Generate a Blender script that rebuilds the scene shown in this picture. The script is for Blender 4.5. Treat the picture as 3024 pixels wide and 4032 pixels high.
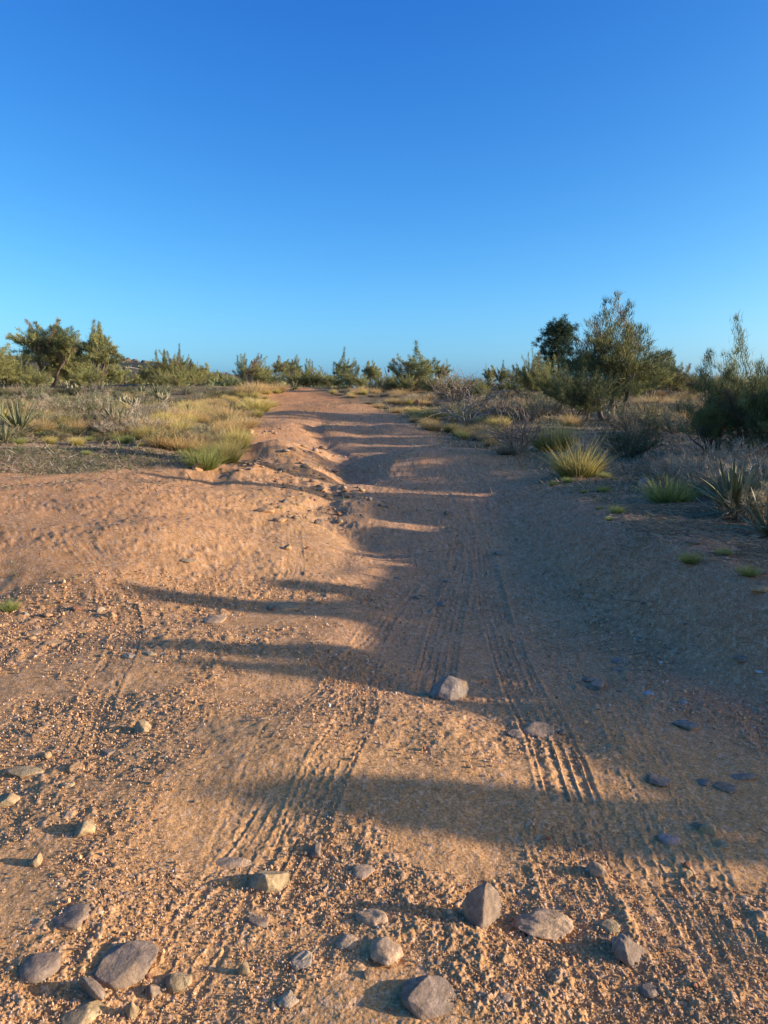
import bpy, math, random
import numpy as np
from math import radians, sin, cos, tan, atan, pi
random.seed(7)
for o in list(bpy.data.objects): bpy.data.objects.remove(o)
S = bpy.context.scene
COL = S.collection

# ------------------------------------------------------------------ camera
F = 3028.0; HY = 1570.0; EYE = 1.6
PITCH = math.atan((2016-HY)/F)
cd = bpy.data.cameras.new('camera'); cam = bpy.data.objects.new('camera', cd); COL.objects.link(cam)
cd.sensor_fit = 'VERTICAL'; cd.angle = 2*atan(2016/F); cd.clip_start = .05; cd.clip_end = 9000
cam.location = (0, 0, EYE); cam.rotation_euler = (pi/2-PITCH, 0, 0)
S.camera = cam

# ------------------------------------------------------------------ light
SUN_AZ = radians(-7)      # from +X (right of the picture); negative: a little behind the camera
SUN_EL = radians(13.5)
sd = (cos(SUN_AZ)*cos(SUN_EL), sin(SUN_AZ)*cos(SUN_EL), sin(SUN_EL))
W = bpy.data.worlds.new('World'); S.world = W; W.use_nodes = True
nt = W.node_tree; bg = nt.nodes['Background']
sky = nt.nodes.new('ShaderNodeTexSky'); sky.sky_type = 'NISHITA'; sky.sun_disc = False
sky.sun_elevation = SUN_EL; sky.sun_rotation = pi/2-SUN_AZ
sky.altitude = 1200; sky.air_density = .8; sky.dust_density = 4.5; sky.ozone_density = 1.5
EXPO = 1.3
# colour response of the phone camera: one tone curve per channel over the whole sky
sep = nt.nodes.new('ShaderNodeSeparateColor'); com = nt.nodes.new('ShaderNodeCombineColor'); nt.links.new(sky.outputs[0], sep.inputs[0])
for i, (A_, T_, P_) in enumerate(zip((.34, .75, .99), (2.45, 3.22, 3.39), (1.95, 1.34, .78))):
    pw = nt.nodes.new('ShaderNodeMath'); pw.operation = 'POWER'; pw.inputs[1].default_value = P_
    ml = nt.nodes.new('ShaderNodeMath'); ml.operation = 'MULTIPLY'; ml.inputs[1].default_value = A_/T_**P_/(2**EXPO*.12)
    mn = nt.nodes.new('ShaderNodeMath'); mn.operation = 'MINIMUM'; mn.inputs[1].default_value = T_*(3.0, 2.4, 2.0)[i]   # highlights clip
    nt.links.new(sep.outputs[i], mn.inputs[0]); nt.links.new(mn.outputs[0], pw.inputs[0]); nt.links.new(pw.outputs[0], ml.inputs[0]); nt.links.new(ml.outputs[0], com.inputs[i])
nt.links.new(com.outputs[0], bg.inputs['Color'])
bg.inputs['Strength'].default_value = 0.12
sl = bpy.data.lights.new('sun', 'SUN'); sl.energy = 3.35; sl.angle = radians(.53); sl.color = (1.0, .86, .74)
so = bpy.data.objects.new('sun', sl); COL.objects.link(so)
from mathutils import Vector, Matrix
so.rotation_euler = Vector(sd).to_track_quat('Z', 'Y').to_euler()
S.view_settings.view_transform = 'Standard'; S.view_settings.look = 'None'
S.view_settings.exposure = EXPO; S.view_settings.gamma = 1.0
try: S.view_settings.use_curve_mapping = False
except Exception: pass
S.render.engine = 'CYCLES'

# ------------------------------------------------------------------ noise (numpy)
def hsh(ix, iy, s):
    h = (ix.astype(np.int64)*374761393 + iy.astype(np.int64)*668265263 + s*974634777) & 0xffffffff
    h = ((h ^ (h >> 13))*1274126177) & 0xffffffff
    h = ((h ^ (h >> 16))*2246822519) & 0xffffffff
    return ((h ^ (h >> 15)) & 0xffffff)/float(0x1000000)
def vn(x, y, s=0):
    x = np.asarray(x, float); y = np.asarray(y, float)
    fx = np.floor(x); fy = np.floor(y); tx = x-fx; ty = y-fy
    tx = tx*tx*tx*(tx*(tx*6-15)+10); ty = ty*ty*ty*(ty*(ty*6-15)+10)
    a = hsh(fx, fy, s); b = hsh(fx+1, fy, s); c = hsh(fx, fy+1, s); d = hsh(fx+1, fy+1, s)
    return (a+(b-a)*tx + (c-a)*ty + (a-b-c+d)*tx*ty)*2-1
def fbm(x, y, s=0, o=4, g=.5):
    r = 0; a = 1
    for i in range(o):
        r = r + a*vn(x*1.0, y*1.0, s+i*17); a *= g
        x, y = x*1.62+y*1.18, y*1.62-x*1.18
    return r
def grit(x, y, size, s, dens=.7):
    """half-buried grains: max over jittered cells of a dome; returns height in units of size and the cell's random"""
    X = x/size; Y = y/size; fx = np.floor(X); fy = np.floor(Y)
    best = np.zeros_like(X); rid = np.zeros_like(X)
    for i in (-1, 0, 1):
        for j in (-1, 0, 1):
            cx = fx+i; cy = fy+j
            r1 = hsh(cx, cy, s); r2 = hsh(cx, cy, s+1); r3 = hsh(cx, cy, s+2); r4 = hsh(cx, cy, s+3)
            R = np.where(r3 < dens, .25+.45*r4, 0.0)
            dx = X-(cx+r1); dy = Y-(cy+r2); an = r3*20
            u = dx*np.cos(an)+dy*np.sin(an); v = -dx*np.sin(an)+dy*np.cos(an)
            d2 = R*R-u*u-(v*1.35)**2
            h = np.sqrt(np.maximum(d2, 0))
            m = h > best; best = np.where(m, h, best); rid = np.where(m, r4*7.3 % 1, rid)
    return best, rid
def ss(a, b, x):
    t = np.clip((x-a)/(b-a), 0, 1); return t*t*(3-2*t)
def gau(x, y, cx, cy, rx, ry, an=0):
    dx = x-cx; dy = y-cy; u = dx*cos(an)+dy*sin(an); v = -dx*sin(an)+dy*cos(an)
    return np.exp(-(u/rx)**2-(v/ry)**2)

# ------------------------------------------------------------------ terrain
_py = np.linspace(-20, 400, 8401)
_pz = np.interp(_py, [-20, 5.5, 9, 15, 22, 30, 45, 60, 66, 80, 120, 400], [0, 0, .12, .42, .66, .93, 1.62, 2.36, 2.44, 2.36, 2.3, 2.3])
_k = np.hanning(61); _k /= _k.sum(); _pz = np.convolve(np.pad(_pz, 30, mode='edge'), _k, mode='valid')
def prof(y): return np.interp(y, _py, _pz)
def roadc(y):   # centre line of the road
    return np.interp(y, [-5, 2, 4, 6, 9, 12, 16, 21.5, 28, 33, 39, 52, 60, 80, 120], [.7, .7, .72, .75, .75, .7, .1, -1.0, -1.8, -2.5, -3.6, -6.0, -7.5, -12, -25])
def roadw(y):   # half width
    return np.interp(y, [0, 4, 8, 16, 21, 28, 39, 52, 60, 90], [1.2, 1.1, 1.15, 1.8, 2.2, 2.4, 2.3, 2.0, 1.75, 1.75])
def macro(x, y):
    x = np.asarray(x, float); y = np.asarray(y, float)
    r = np.hypot(x, y)
    z = prof(y)
    far = ss(14, 40, r)
    # right bank
    xf = np.interp(y, [2, 3.3, 4.5, 5.7, 9, 12, 16], [2.3, 1.9, 1.72, 1.55, 1.35, 1.6, 2.2])
    wd = np.interp(y, [2, 3.5, 6, 9, 14], [1.1, .8, .9, 1.1, 2.0])
    ba = np.interp(y, [1.6, 3.3, 4.6, 8, 12, 20], [.0, .12, .46, .36, .16, .10])
    z = z+ba*ss(0, 1, (x-xf)/wd)
    # left rise and scarp
    up = .055*np.maximum(0, -x-.4)**1.05
    z = z+np.minimum(up, .55)*ss(5.4, 7.2, y+.12*x)*(1-.6*ss(20, 34, y))
    z = z+.15*ss(-1.2, -2.6, x)*ss(5.55, 6.15, y+.05*vn(x*3, y*3, 5)+.25*(x+2.6))*(1-ss(8.5, 12, y))
    # sunken wheel way
    rc = roadc(y); d = (x-rc)/roadw(y)
    z = z-.10*np.exp(-(d/.75)**4)*ss(3.2, 5, y)*(1-ss(17, 30, y))
    z = z-.14*np.exp(-(d/1.0)**4)*ss(28, 40, y)*(1-ss(60, 75, y))*.6
    # tongue of sand in the light, swale before it
    z = z+.085*gau(x, y, -.35, 3.25, 1.15, .62, .10)
    z = z-.035*gau(x, y, .3, 2.55, 1.6, .3, 0)
    z = z+.06*gau(x, y, -1.4, 4.6, 1.2, .5, -.2)
    z = z-.05*gau(x, y, -.3, 4.15, 1.2, .25, .05)
    z = z+.05*gau(x, y, -1.2, 2.1, .8, .35, .2)
    # humps and washed out hollows further up
    z = z+.30*gau(x, y, .75, 15.3, 1.25, 1.2, 0)
    z = z-.16*gau(x, y, -.65, 14.4, .55, 1.7, .15)
    z = z+.20*gau(x, y, -2.25, 16.2, .55, .8, 0)
    z = z-.20*gau(x, y, -2.6, 14.8, 1.3, .7, 0)
    z = z-.15*gau(x, y, -2.6, 19.0, 1.0, .8, 0)
    z = z+.10*gau(x, y, -3.2, 9.5, 1.6, 1.3, .3)+.07*gau(x, y, -1.9, 7.4, 1.0, .5, .1); wash = gau(x, y, -1.9, 13.5, 1.8, 3.6, 0); z = z+wash*(.05*fbm(x/.45, y/.7, 27, 3)+.02*np.abs(vn(x/.12, y/.3, 28)))
    z = z+.16*gau(x, y, -2.3, 22, 1.3, 1.3, 0)
    z = z+.20*gau(x, y, -2.6, 28, 1.6, 2.0, 0)
    z = z+.18*gau(x, y, .1, 22, 1.6, 1.4, 0)
    z = z+.16*gau(x, y, .4, 30, 1.9, 2.4, 0)
    z = z+.20*gau(x, y, -1.5, 37, 2.2, 2.4, 0)
    gx = np.interp(y, [7, 8.5, 10.5, 12, 14.5, 17, 21, 27], [-.15, -.35, -.8, -.85, -.7, -1.0, -1.9, -2.2])
    gd = x-gx+.10*np.sin(y*2.1)+.05*vn(y*6, x*2, 8)+.03*vn(y*17, x*5, 9)
    z = z-(.09*np.exp(-(gd/.45)**2)+.03*(1-ss(.10, .32, np.abs(gd)-.12*vn(y*2.3, 1, 6))))*ss(7, 8.5, y)*(1-ss(23, 30, y))
    # rolling ground
    z = z+.045*fbm(x/2.2, y/2.2, 11, 3)*ss(1.6, 6, r)+.014*fbm(x/.55, y/.55, 21, 3)
    z = z+.10*fbm(x/7, y/7, 31, 3)*far*np.clip((np.abs(d)-.7)*1.2, 0, 1)+.5*fbm(x/60, y/60, 41, 2)*ss(70, 160, r)
    # hill on the left, far right falls away a little
    a = np.degrees(np.arctan2(x, np.maximum(y, 1e-3)))
    prow = np.interp(a, [-60, -40, -27, -19, -16, -13.5, -9.5, -7.5, -4, 0], [24, 22, 19, 17.5, 16.3, 13.0, 10.2, 6.5, 1.0, 0])
    z = z+np.where(y > 0, prow, 0)*ss(150, 300, r)*(1-ss(330, 900, r))*.72
    z = z-1.2*ss(90, 260, r)*ss(-3, 6, a)
    z = z-(r > 900)*(r-900)*.004
    return z
def ray(px, py):
    cx = (px-1512)/F; cy = -(py-2016)/F
    return np.array([cx, cos(PITCH)+cy*sin(PITCH), -sin(PITCH)+cy*cos(PITCH)])
def G(px, py, dmax=140):
    """ground point seen at a photo pixel"""
    d = ray(px, py)
    t = np.concatenate([np.linspace(1.5, 12, 1400), np.linspace(12, dmax, 4000)[1:]])
    P = d[None]*t[:, None]; h = macro(P[:, 0], P[:, 1]); below = (P[:, 2]+EYE) < h
    i = int(np.argmax(below)) if below.any() else len(t)-1
    x, y = P[i, 0], P[i, 1]
    return np.array([x, y, float(macro(x, y))])
def D(px, dist):
    """ground point at a bearing and a distance"""
    x = (px-1512)/F*dist*cos(PITCH)
    return np.array([x, dist, float(macro(x, dist))])
def gz(x, y): return float(macro(x, y))

# ------------------------------------------------------------------ object helpers
def tag(o, label=None, cat=None, group=None, kind=None):
    if label: o['label'] = label
    if cat: o['category'] = cat
    if group: o['group'] = group
    if kind: o['kind'] = kind
    return o
def mesh_np(name, V, Fc, mat, col=None, smooth=True):
    V = np.asarray(V, np.float32); Fc = np.asarray(Fc, np.int32); n = Fc.shape[1]
    me = bpy.data.meshes.new(name)
    me.vertices.add(len(V)); me.vertices.foreach_set('co', V.ravel())
    me.loops.add(Fc.size); me.loops.foreach_set('vertex_index', Fc.ravel())
    me.polygons.add(len(Fc)); me.polygons.foreach_set('loop_start', np.arange(len(Fc), dtype=np.int32)*n)
    me.polygons.foreach_set('use_smooth', np.full(len(Fc), smooth))
    me.update(calc_edges=True)
    if col is not None:
        a = me.color_attributes.new('Col', 'FLOAT_COLOR', 'POINT')
        c = np.ones((len(V), 4), np.float32); c[:, :3] = col; a.data.foreach_set('color', c.ravel())
    if mat: me.materials.append(mat)
    return me
def link(name, me, parent=None, loc=None, rot=None, sc=None):
    o = bpy.data.objects.new(name, me); COL.objects.link(o)
    if parent: o.parent = parent
    if loc is not None: o.location = [float(v) for v in loc]
    if rot is not None: o.rotation_euler = rot
    if sc is not None: o.scale = (sc, sc, sc) if np.isscalar(sc) else sc
    return o
def copy_tree(o, parent=None):
    c = o.copy(); COL.objects.link(c); c.parent = parent
    for ch in o.children: copy_tree(ch, c)
    return c

def nodes(name):
    m = bpy.data.materials.new(name); m.use_nodes = True; return m, m.node_tree, m.node_tree.nodes['Principled BSDF']
def mat_ground():
    m, t, b = nodes('ground'); N = t.nodes; L = t.links
    b.inputs['Roughness'].default_value = .95; b.inputs['Specular IOR Level'].default_value = .12
    a = N.new('ShaderNodeVertexColor'); a.layer_name = 'Col'
    tc = N.new('ShaderNodeTexCoord')
    n1 = N.new('ShaderNodeTexNoise'); n1.inputs['Scale'].default_value = 95; n1.inputs['Detail'].default_value = 3; n1.inputs['Roughness'].default_value = .7
    n2 = N.new('ShaderNodeTexNoise'); n2.inputs['Scale'].default_value = 22; n2.inputs['Detail'].default_value = 6; n2.inputs['Roughness'].default_value = .75
    L.new(tc.outputs['Object'], n1.inputs['Vector']); L.new(tc.outputs['Object'], n2.inputs['Vector'])
    r1 = N.new('ShaderNodeMapRange'); r1.inputs[1].default_value = .3; r1.inputs[2].default_value = .7; r1.inputs[3].default_value = .55; r1.inputs[4].default_value = 1.38
    r2 = N.new('ShaderNodeMapRange'); r2.inputs[1].default_value = .3; r2.inputs[2].default_value = .7; r2.inputs[3].default_value = .82; r2.inputs[4].default_value = 1.18
    L.new(n1.outputs[0], r1.inputs[0]); L.new(n2.outputs[0], r2.inputs[0])
    mm = N.new('ShaderNodeMath'); mm.operation = 'MULTIPLY'; L.new(r1.outputs[0], mm.inputs[0]); L.new(r2.outputs[0], mm.inputs[1])
    vm = N.new('ShaderNodeVectorMath'); vm.operation = 'SCALE'; L.new(a.outputs[0], vm.inputs[0]); L.new(mm.outputs[0], vm.inputs['Scale'])
    L.new(vm.outputs[0], b.inputs['Base Color'])
    n3 = N.new('ShaderNodeTexNoise'); n3.inputs['Scale'].default_value = 40; n3.inputs['Detail'].default_value = 5; n3.inputs['Roughness'].default_value = .7
    L.new(tc.outputs['Object'], n3.inputs['Vector'])
    bp = N.new('ShaderNodeBump'); bp.inputs['Strength'].default_value = .5; bp.inputs['Distance'].default_value = .02
    L.new(n3.outputs[0], bp.inputs['Height']); L.new(bp.outputs[0], b.inputs['Normal'])
    return m
def mat_vcol(name, rough=.85, transl=0.0, noise=0, bump=0, nscale=30, spec=.2, objvar=.25):
    """surface coloured by its own vertex colours, varied per object"""
    m, t, b = nodes(name); N = t.nodes; L = t.links
    b.inputs['Roughness'].default_value = rough; b.inputs['Specular IOR Level'].default_value = spec
    a = N.new('ShaderNodeVertexColor'); a.layer_name = 'Col'; out = a.outputs[0]
    if objvar:
        oi = N.new('ShaderNodeObjectInfo'); mr = N.new('ShaderNodeMapRange'); mr.inputs[3].default_value = 1-objvar; mr.inputs[4].default_value = 1+objvar
        L.new(oi.outputs['Random'], mr.inputs[0]); v = N.new('ShaderNodeVectorMath'); v.operation = 'SCALE'
        L.new(out, v.inputs[0]); L.new(mr.outputs[0], v.inputs['Scale']); out = v.outputs[0]
    tc = N.new('ShaderNodeTexCoord')
    if noise:
        n = N.new('ShaderNodeTexNoise'); n.inputs['Scale'].default_value = nscale; n.inputs['Detail'].default_value = 8; n.inputs['Roughness'].default_value = .68
        L.new(tc.outputs['Object'], n.inputs['Vector'])
        mr = N.new('ShaderNodeMapRange'); mr.inputs[1].default_value = .3; mr.inputs[2].default_value = .7; mr.inputs[3].default_value = 1-noise; mr.inputs[4].default_value = 1+noise
        L.new(n.outputs[0], mr.inputs[0]); v = N.new('ShaderNodeVectorMath'); v.operation = 'SCALE'
        L.new(out, v.inputs[0]); L.new(mr.outputs[0], v.inputs['Scale']); out = v.outputs[0]
        if bump:
            bp = N.new('ShaderNodeBump'); bp.inputs['Strength'].default_value = bump; bp.inputs['Distance'].default_value = .01
            L.new(n.outputs[0], bp.inputs['Height']); L.new(bp.outputs[0], b.inputs['Normal'])
    L.new(out, b.inputs['Base Color'])
    if transl:
        tr = N.new('ShaderNodeBsdfTranslucent'); L.new(out, tr.inputs['Color'])
        mx = N.new('ShaderNodeMixShader'); mx.inputs[0].default_value = transl
        L.new(b.outputs[0], mx.inputs[1]); L.new(tr.outputs[0], mx.inputs[2])
        L.new(mx.outputs[0], N['Material Output'].inputs['Surface'])
    return m
M_ground = mat_ground()
M_rock = mat_vcol('rock', .85, 0, .38, 1.0, 38, .25, .08)
M_stone = mat_vcol('stone', .85, 0, .25, .6, 40, .2, .22)
M_grit = mat_vcol('grit', .9, 0, 0, 0, 1, .15, 0)
M_leaf = mat_vcol('leaf', .75, .14, 0, 0, 1, .15, .15)
M_grass = mat_vcol('dry_grass', .8, .4, 0, 0, 1, .1, .15)
M_bark = mat_vcol('bark', .9, 0, .35, .8, 25, .1, .12)
M_yucca = mat_vcol('yucca_leaf', .55, .08, .15, 0, 8, .35, .12)

# ------------------------------------------------------------------ tyre tracks (world paths of ruts in the sand)
def path(pts):
    return np.array([G(a, b)[:2] for a, b in pts])
TRACKS = [
    (path([(930, 3420), (1010, 3200), (1080, 3000), (1180, 2800), (1270, 2660), (1420, 2480), (1560, 2250), (1640, 2080), (1720, 1950)]), .13, .0026, .050),
    (path([(2560, 3480), (2450, 3250), (2320, 3000), (2220, 2800), (2140, 2600), (2080, 2400), (2020, 2200), (1990, 2060), (1900, 1930)]), .13, .0042, .060),
    (path([(2780, 3560), (2680, 3300), (2540, 3000), (2430, 2760), (2330, 2560), (2230, 2350), (2100, 2120)]), .12, .0042, .055),
    (path([(2180, 2950), (2080, 2750), (1990, 2550), (1930, 2350), (1900, 2150), (1890, 1990)]), .12, .010, .055),
    (path([(1720, 2650), (1750, 2480), (1800, 2300), (1830, 2150), (1820, 2020)]), .12, .009, .055),
    (path([(1180, 3300), (1300, 3000), (1420, 2820), (1400, 2650), (1480, 2450), (1650, 2250), (1740, 2100)]), .10, .006, .05),
    (path([(1330, 2720), (1560, 2480), (1700, 2300), (1790, 2150), (1790, 2020), (1700, 1900), (1560, 1800), (1500, 1740)]), .13, .006, .05),
    (path([(560, 4000), (760, 3700), (980, 3420)]), .12, .005, .05),
    (path([(2480, 4030), (2380, 3800), (2280, 3560)]), .11, .006, .05),
    (path([(350, 2840), (400, 2700), (470, 2600), (510, 2480), (480, 2350), (370, 2200)]), .10, .006, .04),
    (path([(1150, 2120), (1160, 2250), (1120, 2320)]), .10, .005, .04),
    (path([(1800, 1770), (1850, 1850), (2050, 1930), (2200, 2000), (2350, 2080)]), .12, .008, .06),
    (path([(1750, 1700), (1690, 1780), (1640, 1860)]), .12, .006, .05),
]
def tracks(x, y):
    h = np.zeros_like(x); inside = np.zeros_like(x)
    for P, hw, dep, pit in TRACKS:
        # smooth the polyline
        Q = P
        for _ in range(3):
            Q = np.concatenate([Q[:1], np.stack([Q[:-1]*.75+Q[1:]*.25, Q[:-1]*.25+Q[1:]*.75], 1).reshape(-1, 2), Q[-1:]])
        Q = Q[::2] if len(Q) > 40 else Q
        lo = Q.min(0)-.4; hi = Q.max(0)+.4
        m = (x > lo[0]) & (x < hi[0]) & (y > lo[1]) & (y < hi[1]); idx = np.nonzero(m)[0]
        if not len(idx): continue
        X = x[idx]; Y = y[idx]; bd = np.full(len(idx), 9.); bs = np.zeros(len(idx)); bt = np.zeros(len(idx)); s0 = 0
        for a, b in zip(Q[:-1], Q[1:]):
            e = b-a; l = np.hypot(*e)
            if l < 1e-4: continue
            e = e/l; u = np.clip((X-a[0])*e[0]+(Y-a[1])*e[1], 0, l)
            dx = X-a[0]-u*e[0]; dy = Y-a[1]-u*e[1]; dd = np.hypot(dx, dy); k = dd < bd
            bd = np.where(k, dd, bd); bs = np.where(k, s0+u, bs); bt = np.where(k, dx*e[1]-dy*e[0], bt); s0 += l
        t = bt/hw; ins = 1-ss(.92, 1.08, np.abs(t))
        wear = .15+.85*ss(-.55, .1, vn(bs*1.7, t*.5, 77)+.5*vn(bs*5, t*1.5, 78)+.15)
        tt = t*2.5+.10*np.sin(bs*70); col_ = np.floor(tt); fr = tt-col_
        ph = (bs/pit+np.where(col_ % 2 == 0, .35, -.35)*fr+col_*.37+.12*vn(bs*9, col_*3.1, 80)) % 1
        tran = np.exp(-((ph-.5)/.15)**2); lon = np.exp(-(np.minimum(fr, 1-fr)/.10)**2)
        pat = ins*wear*(-.55+np.maximum(tran*.8, lon)*(.75+.5*vn(X*60, Y*60, 81)))*dep*1.15
        edge = np.exp(-((np.abs(t)-1.05)/.13)**2)*dep*.5*wear
        h[idx] += pat+edge; inside[idx] = np.maximum(inside[idx], ins*wear)
    return h, inside

# ------------------------------------------------------------------ ground sheet (finer near the path where the viewer stands)
def scrub_mask(x, y):
    """1 where the desert scrub grows, 0 on bare sand and road"""
    n = .5*fbm(x/1.6, y/1.6, 91, 3)
    rc = roadc(y); rw = roadw(y)
    left_edge = np.interp(y, [0, 9, 11, 13, 16, 20, 30, 60], [-40, -40, -4.6, -3.2, -3.2, -3.6, -5.2, -9.6])
    left_edge = np.maximum(left_edge, np.where(y > 22, rc-rw-.4, -99)); 
    ml = ss(.35, -.25, x-left_edge+n*.8)
    right_edge = np.interp(y, [0, 4.5, 5.5, 7.5, 10, 13, 16, 21.5], [3.0, 2.75, 2.55, 2.3, 2.4, 2.4, 2.0, 1.3])
    right_edge = np.where(y > 21.5, rc+rw+.1, right_edge)
    mr = ss(-.25, .35, x-right_edge+n*.6)*ss(4.0, 5.2, y)
    return np.clip(np.maximum(ml*ss(9.5, 11.5, y+.25*x+.8), mr), 0, 1)

def ground():
    r = [.02, .3, .7, 1.1, 1.4]
    while r[-1] < 4200:
        q = r[-1]
        if q < 10: dr = q*q/1150
        elif q < 90: dr = q*.0088
        else: dr = q*.03
        r.append(q+max(dr, .0022))
    r = np.array(r)
    fine = np.arange(-31.5, 31.5, .0805)
    c1 = np.arange(-180, -45, 5.0); c2 = np.arange(-45, -31.6, .5)
    ang = np.concatenate([c1, c2, fine, -c2[::-1], -c1[::-1][:-1]])
    an = np.radians(ang); nr, na = len(r), len(an)
    R, A = np.meshgrid(r, an, indexing='ij')
    x = (R*np.sin(A)).ravel(); y = (R*np.cos(A)).ravel(); rr = R.ravel()
    z = macro(x, y)
    near = rr < 30; idx = np.nonzero(near)[0]; X = x[idx]; Y = y[idx]; RR = rr[idx]
    cell = np.maximum(RR*RR/1150, .002)
    loose = ss(-.45, .35, fbm(X/.7, Y/.7, 51, 3)+.2)       # loose gravel against packed sand
    th, tin = tracks(X, Y)
    rcn = np.exp(-((X-roadc(Y))/1.0)**4)*ss(3.4, 4.2, Y)
    packed = np.clip(tin*.85+rcn*.45, 0, 1); loose = loose*(1-.8*packed)*(1-.65*gau(X, Y, -.35, 3.35, 1.0, .5))
    h = th
    h = h+.005*fbm(X/.14, Y/.14, 61, 3)*(.4+.8*loose)*ss(.16, .03, cell)
    h = h+.0035*fbm(X/.035, Y/.035, 66, 2)*(.5+loose)*ss(.04, .012, cell)
    g1, i1 = grit(X, Y, .009, 101, .8); h = h+g1*.009*.75*(.3+.7*loose)*ss(.009, .004, cell)
    g2, i2 = grit(X, Y, .017, 131, .45); h = h+g2*.017*.5*(.15+.85*loose)*ss(.03, .014, cell)
    g3, i3 = grit(X, Y, .034, 161, .10+.25*ss(3, 5, RR)); h = h+g3*.034*.26*loose*ss(.06, .03, cell)
    g4, i4 = grit(X, Y, .06, 171, .5); h = h+g4*.06*.3*ss(.1, .7, loose)*ss(.25, .09, cell)*ss(3.5, 5, RR)
    # pushed up clods of damp sand
    cl = fbm(X/.16, Y/.16, 71, 3); h = h+.0025*ss(.15, .7, cl)*loose*ss(.12, .03, cell)
    z[idx] += h
    # colour of the sand itself
    t = fbm(x/1.3, y/1.3, 201, 4); t2 = fbm(x/.25, y/.25, 211, 3)
    sand = np.stack([.54+.03*t, .287+.018*t, .112+.004*t], 1)
    rd = np.exp(-((x-roadc(y))/roadw(y))**4)*ss(3, 5, y)
    pink = np.array([.53, .275, .132]); sand = sand*(1-rd[:, None]*.75)+pink*rd[:, None]*.75
    ob = ss(-.6, -3, x)*ss(3.8, 6.5, y)*.6           # redder earth on the left
    red = np.array([.54, .25, .088]); sand = sand*(1-ob[:, None])+red*ob[:, None]
    bank = ss(1.1, 1.9, x)*ss(3, 4, y)*(1-ss(10, 15, y)); sand = sand*(1-.85*bank[:, None])+np.array([.53, .235, .115])*.85*bank[:, None]
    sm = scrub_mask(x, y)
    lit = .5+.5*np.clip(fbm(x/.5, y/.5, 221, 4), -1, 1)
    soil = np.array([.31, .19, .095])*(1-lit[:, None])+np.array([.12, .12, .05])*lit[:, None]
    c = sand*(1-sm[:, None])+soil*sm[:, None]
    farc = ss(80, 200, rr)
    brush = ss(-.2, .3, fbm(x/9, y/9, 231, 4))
    hc = np.array([.10, .08, .06])*(1-brush[:, None])+np.array([.05, .055, .035])*brush[:, None]  # far hill kept dark in its colour, as if its slope were shaded
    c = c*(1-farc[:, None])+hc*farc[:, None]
    c *= (1+.08*t2)[:, None]
    cc = c[idx]
    for g, i, s in ((g1, i1, .55), (g2, i2, .7), (g3, i3, .6)):
        w = np.clip(g*4, 0, 1)*s
        pal = np.stack([.30+.46*i, .17+.34*i, .08+.24*i], 1)
        cc = cc*(1-w[:, None]*.65)+pal*w[:, None]*.65
    spk = vn(X/.03, Y/.03, 301)
    cc *= (1-.25*ss(.35, .8, spk)*ss(.01, .03, cell))[:, None]
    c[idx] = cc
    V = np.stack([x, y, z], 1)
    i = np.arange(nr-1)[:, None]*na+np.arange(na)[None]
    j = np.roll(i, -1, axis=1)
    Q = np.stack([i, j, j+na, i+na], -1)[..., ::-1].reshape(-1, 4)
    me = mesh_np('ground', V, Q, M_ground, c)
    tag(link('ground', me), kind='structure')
ground()

LM = [(200, 1535, 'the forked tree'), (395, 1535, 'the leaning tree'), (520, 1605, 'the spreading cholla'), (75, 1700, 'the curly yucca'), (450, 1690, 'the largest left yucca'), (665, 1530, 'the vase shaped tree'),
 (776, 1845, 'the rounded orange rock'), (1060, 1770, 'the sandy mound'), (1090, 1545, 'the road crest'), (497, 1520, 'the wooden post'), (640, 1755, 'the low green tuft'), (745, 1640, 'the pale roadside yucca'), (900, 1660, 'the large golden tuft'),
 (2400, 1655, 'the tallest tree'), (2035, 1790, 'the crooked leafless shrub'), (1840, 1665, 'the sprawling leafless bush'), (2208, 1852, 'the dark stump'), (1642, 1600, 'the orange stump'), (2195, 1530, 'the pine'), (2885, 2035, 'the large right yucca'), (2536, 1925, 'the pink stone'), (2960, 1800, 'the right edge thicket'), (1625, 1550, 'the fan plumed tree'), (2650, 1560, 'the fan shaped dark tree'),
 (1772, 2740, 'the blue grey boulder'), (1905, 3650, 'the upright grey slab'), (490, 3800, 'the largest flat rock'), (1062, 3500, 'the blocky tan rock'), (1690, 3950, 'the broad bottom rock'), (1125, 2395, 'the wide brown rock'), (304, 2400, 'the little scarp'), (2352, 2705, 'the slate coloured rock'), (2140, 3660, 'the lumpy crusted rock'), (320, 3280, 'the round pale cobble'),
 (1045, 2015, 'the long rusty rock'), (1252, 2060, 'the grey rock of the wash'), (2500, 3770, 'the sloping right slab'), (2710, 2860, 'the dark brown flat rock'), (2640, 3310, 'the pinkish rock'), (2592, 3080, 'the pale blue slab'), (1972, 2185, 'the dark stone far up the road'), (562, 2880, 'the stone with the pointed shadow'), (900, 3400, 'the long half buried crust')]
def pix(p):
    x, y, z = p[0], p[1], p[2]-EYE; dz = y*cos(PITCH)-z*sin(PITCH); up = y*sin(PITCH)+z*cos(PITCH); return 1512+F*x/dz, 2016-F*up/dz
def where(p):
    px, py = pix(p); k = 1500/(py-1350+60) ; b = min(LM, key=lambda l: math.hypot(l[0]-px, (l[1]-py)*2.0)); dx = px-b[0]; dy = (py-b[1])*2.2; far = 'just ' if math.hypot(dx, dy) < .28*(py-1300) else ''
    if abs(dx) > abs(dy): return far+('right of ' if dx > 0 else 'left of ')+b[2]
    return far+('in front of ' if dy > 0 else 'behind ')+b[2]
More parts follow.
